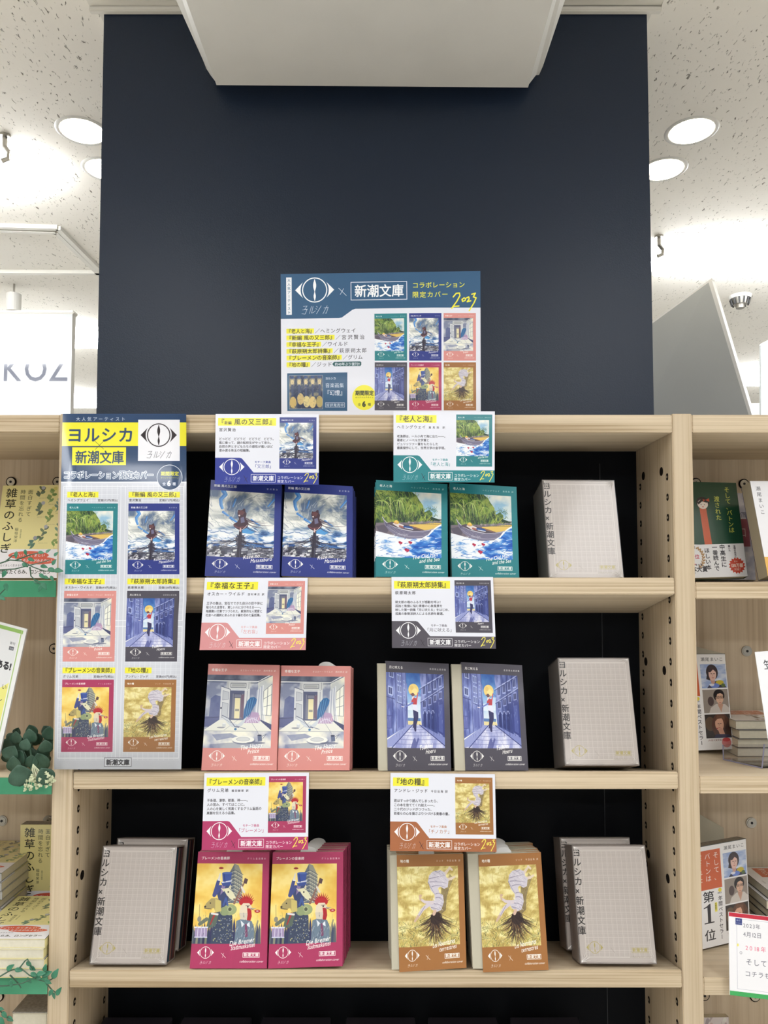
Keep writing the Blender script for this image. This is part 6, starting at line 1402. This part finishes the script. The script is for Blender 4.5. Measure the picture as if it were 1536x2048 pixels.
M_OBI = image_mat('banded_portrait_cover', make_obi(), .25, .5); E_OBI = mat('obi_edge', (66, 64, 66), .5)
q, n = place([(1318, 1313.5), (1450, 1312.5), (1468, 1503.5), (1336, 1509)], 1.225, math.radians(8), flat(RZ[1])); q = [p+Vector((0, 0, .003)) for p in q]
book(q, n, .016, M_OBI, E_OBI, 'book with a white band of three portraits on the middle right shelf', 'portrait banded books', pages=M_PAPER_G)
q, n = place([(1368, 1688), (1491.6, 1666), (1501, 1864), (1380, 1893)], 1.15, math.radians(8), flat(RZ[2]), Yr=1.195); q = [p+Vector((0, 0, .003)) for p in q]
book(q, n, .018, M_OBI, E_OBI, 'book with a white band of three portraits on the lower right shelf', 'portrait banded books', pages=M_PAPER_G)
# slanted spare books seen above them
for (row, px, lab) in ((1, [(1385, 1292), (1451, 1309), (1451, 1325), (1385, 1325)], 'grey book top slanting behind the portrait book, middle right shelf'), (2, [(1385, 1622), (1452, 1660), (1452, 1690), (1385, 1690)], 'grey book top slanting behind the portrait book, lower right shelf')):
    q, n = quad(px, 1.285, 0.2); zb = RZ[row]+.001; q = [q[0], q[1], Vector((q[1].x, q[2].y, zb)), Vector((q[0].x, q[3].y, zb))]
    for v in (q[0], q[1]): v.y = 1.3
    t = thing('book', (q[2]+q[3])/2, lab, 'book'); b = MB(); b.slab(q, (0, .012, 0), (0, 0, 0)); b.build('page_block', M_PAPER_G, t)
    b = MB(); b.slab([p+Vector((0, -.0012, .0008)) for p in q], (0, .001, 0), (0, 0, 0)); b.build('cover', M_CREAM, t)
def slab_pile(x0, x1, y0, z0, th, n, labs, printed, seed):
    flat_pile(x0, x1, y0, y0+.1, z0, th, n, labs, None, printed, E_OBI, False, M_PAPER, seed)
ord_ = ('bottom', 'second from bottom', 'second from top', 'top', 'topmost')
slab_pile(.548, .69, 1.205, RZ[1], .0135, 4, ['flat white book behind the acrylic stand, %s of four' % ord_[i] for i in range(4)], M_OBI, 3)
slab_pile(.588, .73, 1.205, RZ[2], .0135, 5, ['flat white book behind the handwritten card, %s of five' % s for s in ('bottom', 'second', 'middle', 'fourth', 'top')], M_OBI, 5)
# tilted white card and its clear stand
c = Canvas(300, 420, 1, 1, (242, 243, 246)); c.text('笠', .1, .2, .12, (40, 40, 44)); c.text('中人', .14, .38, .11, (40, 40, 44), vert=True); c.rect(.16, .6, .2, .68, (196, 198, 204))
sheet([(1509.5, 1304), (1640, 1294), (1672, 1468), (1536, 1480)], 1.09, 6, image_mat('white_card_print', c, .3, .3), 'display_card', 'white tilted card with black characters in a clear stand at right border', 'card', .0006)
t = thing('acrylic_stand', P(1490, 1535, 1.1), 'clear acrylic card stand on the middle right shelf', 'stand')
def pl(pts, th=.0022, name='plate', m=M_ACRYL, up=Vector((0, 0, 0))):
    q = [Vector(p) for p in pts]; n = (q[1]-q[0]).cross(q[3]-q[0]).normalized(); b = MB(); b.slab(q, n*th, (0, 0, 0)); return b.build(name, m, t)
zs = RZ[1]+.0008
def fz(px, py, z=zs): return PZ(px, py, z)
A, B, C_, D_ = fz(1447, 1517), fz(1524, 1534), fz(1560, 1505), fz(1490, 1497)
A, B = Vector((.520, 1.145, zs)), Vector((.545, 1.092, zs))
A = PZ(1447, 1519, zs); B = PZ(1524, 1536, zs); e = Vector((.11, .01, 0))
pl([A, B, B+e, A+e], name='base_plate')
pl([A+Vector((-.0005, 0, .022)), B+Vector((.004, 0, .034)), B, A], name='front_lip')
for p_, q_ in ((A+Vector((-.0005, 0, .022)), A), (A, B), (B, B+Vector((.004, 0, .034)))):
    b = MB(); b.tube([p_, q_], .0009, 6); b.build('edge', M_ACRYL_E, t)
b = MB(); b.slab([B+Vector((.004, 0, .034)), B+Vector((.09, .02, .034)), B+Vector((.09, .02, 0)), B], (0, .002, 0), (0, 0, 0)); b.build('side_plate', M_ACRYL, t)
# handwritten card
sheet([(1457.7, 1824.4), (1600, 1841), (1600, 2007), (1460, 1990)], 1.07, 2, image_mat('handwritten_card_print', make_note(), .25, .4), 'notice_card', 'handwritten white card with red top and green bottom bands', 'card', .002)
# flower book and clear stand at the very bottom
z3 = RZ[2]-.268
q, n = place([(1348, 2012), (1457, 2010), (1466, 2215), (1356, 2215)], 1.2, math.radians(6), flat(z3)); q = [p+Vector((0, 0, .002)) for p in q]
book(q, n, .012, image_mat('flower_cover', make_flower_cover(), .4), mat('beige_edge', (190, 176, 160), .5), 'beige flower patterned book at the bottom right corner')
glyph_polys(None)
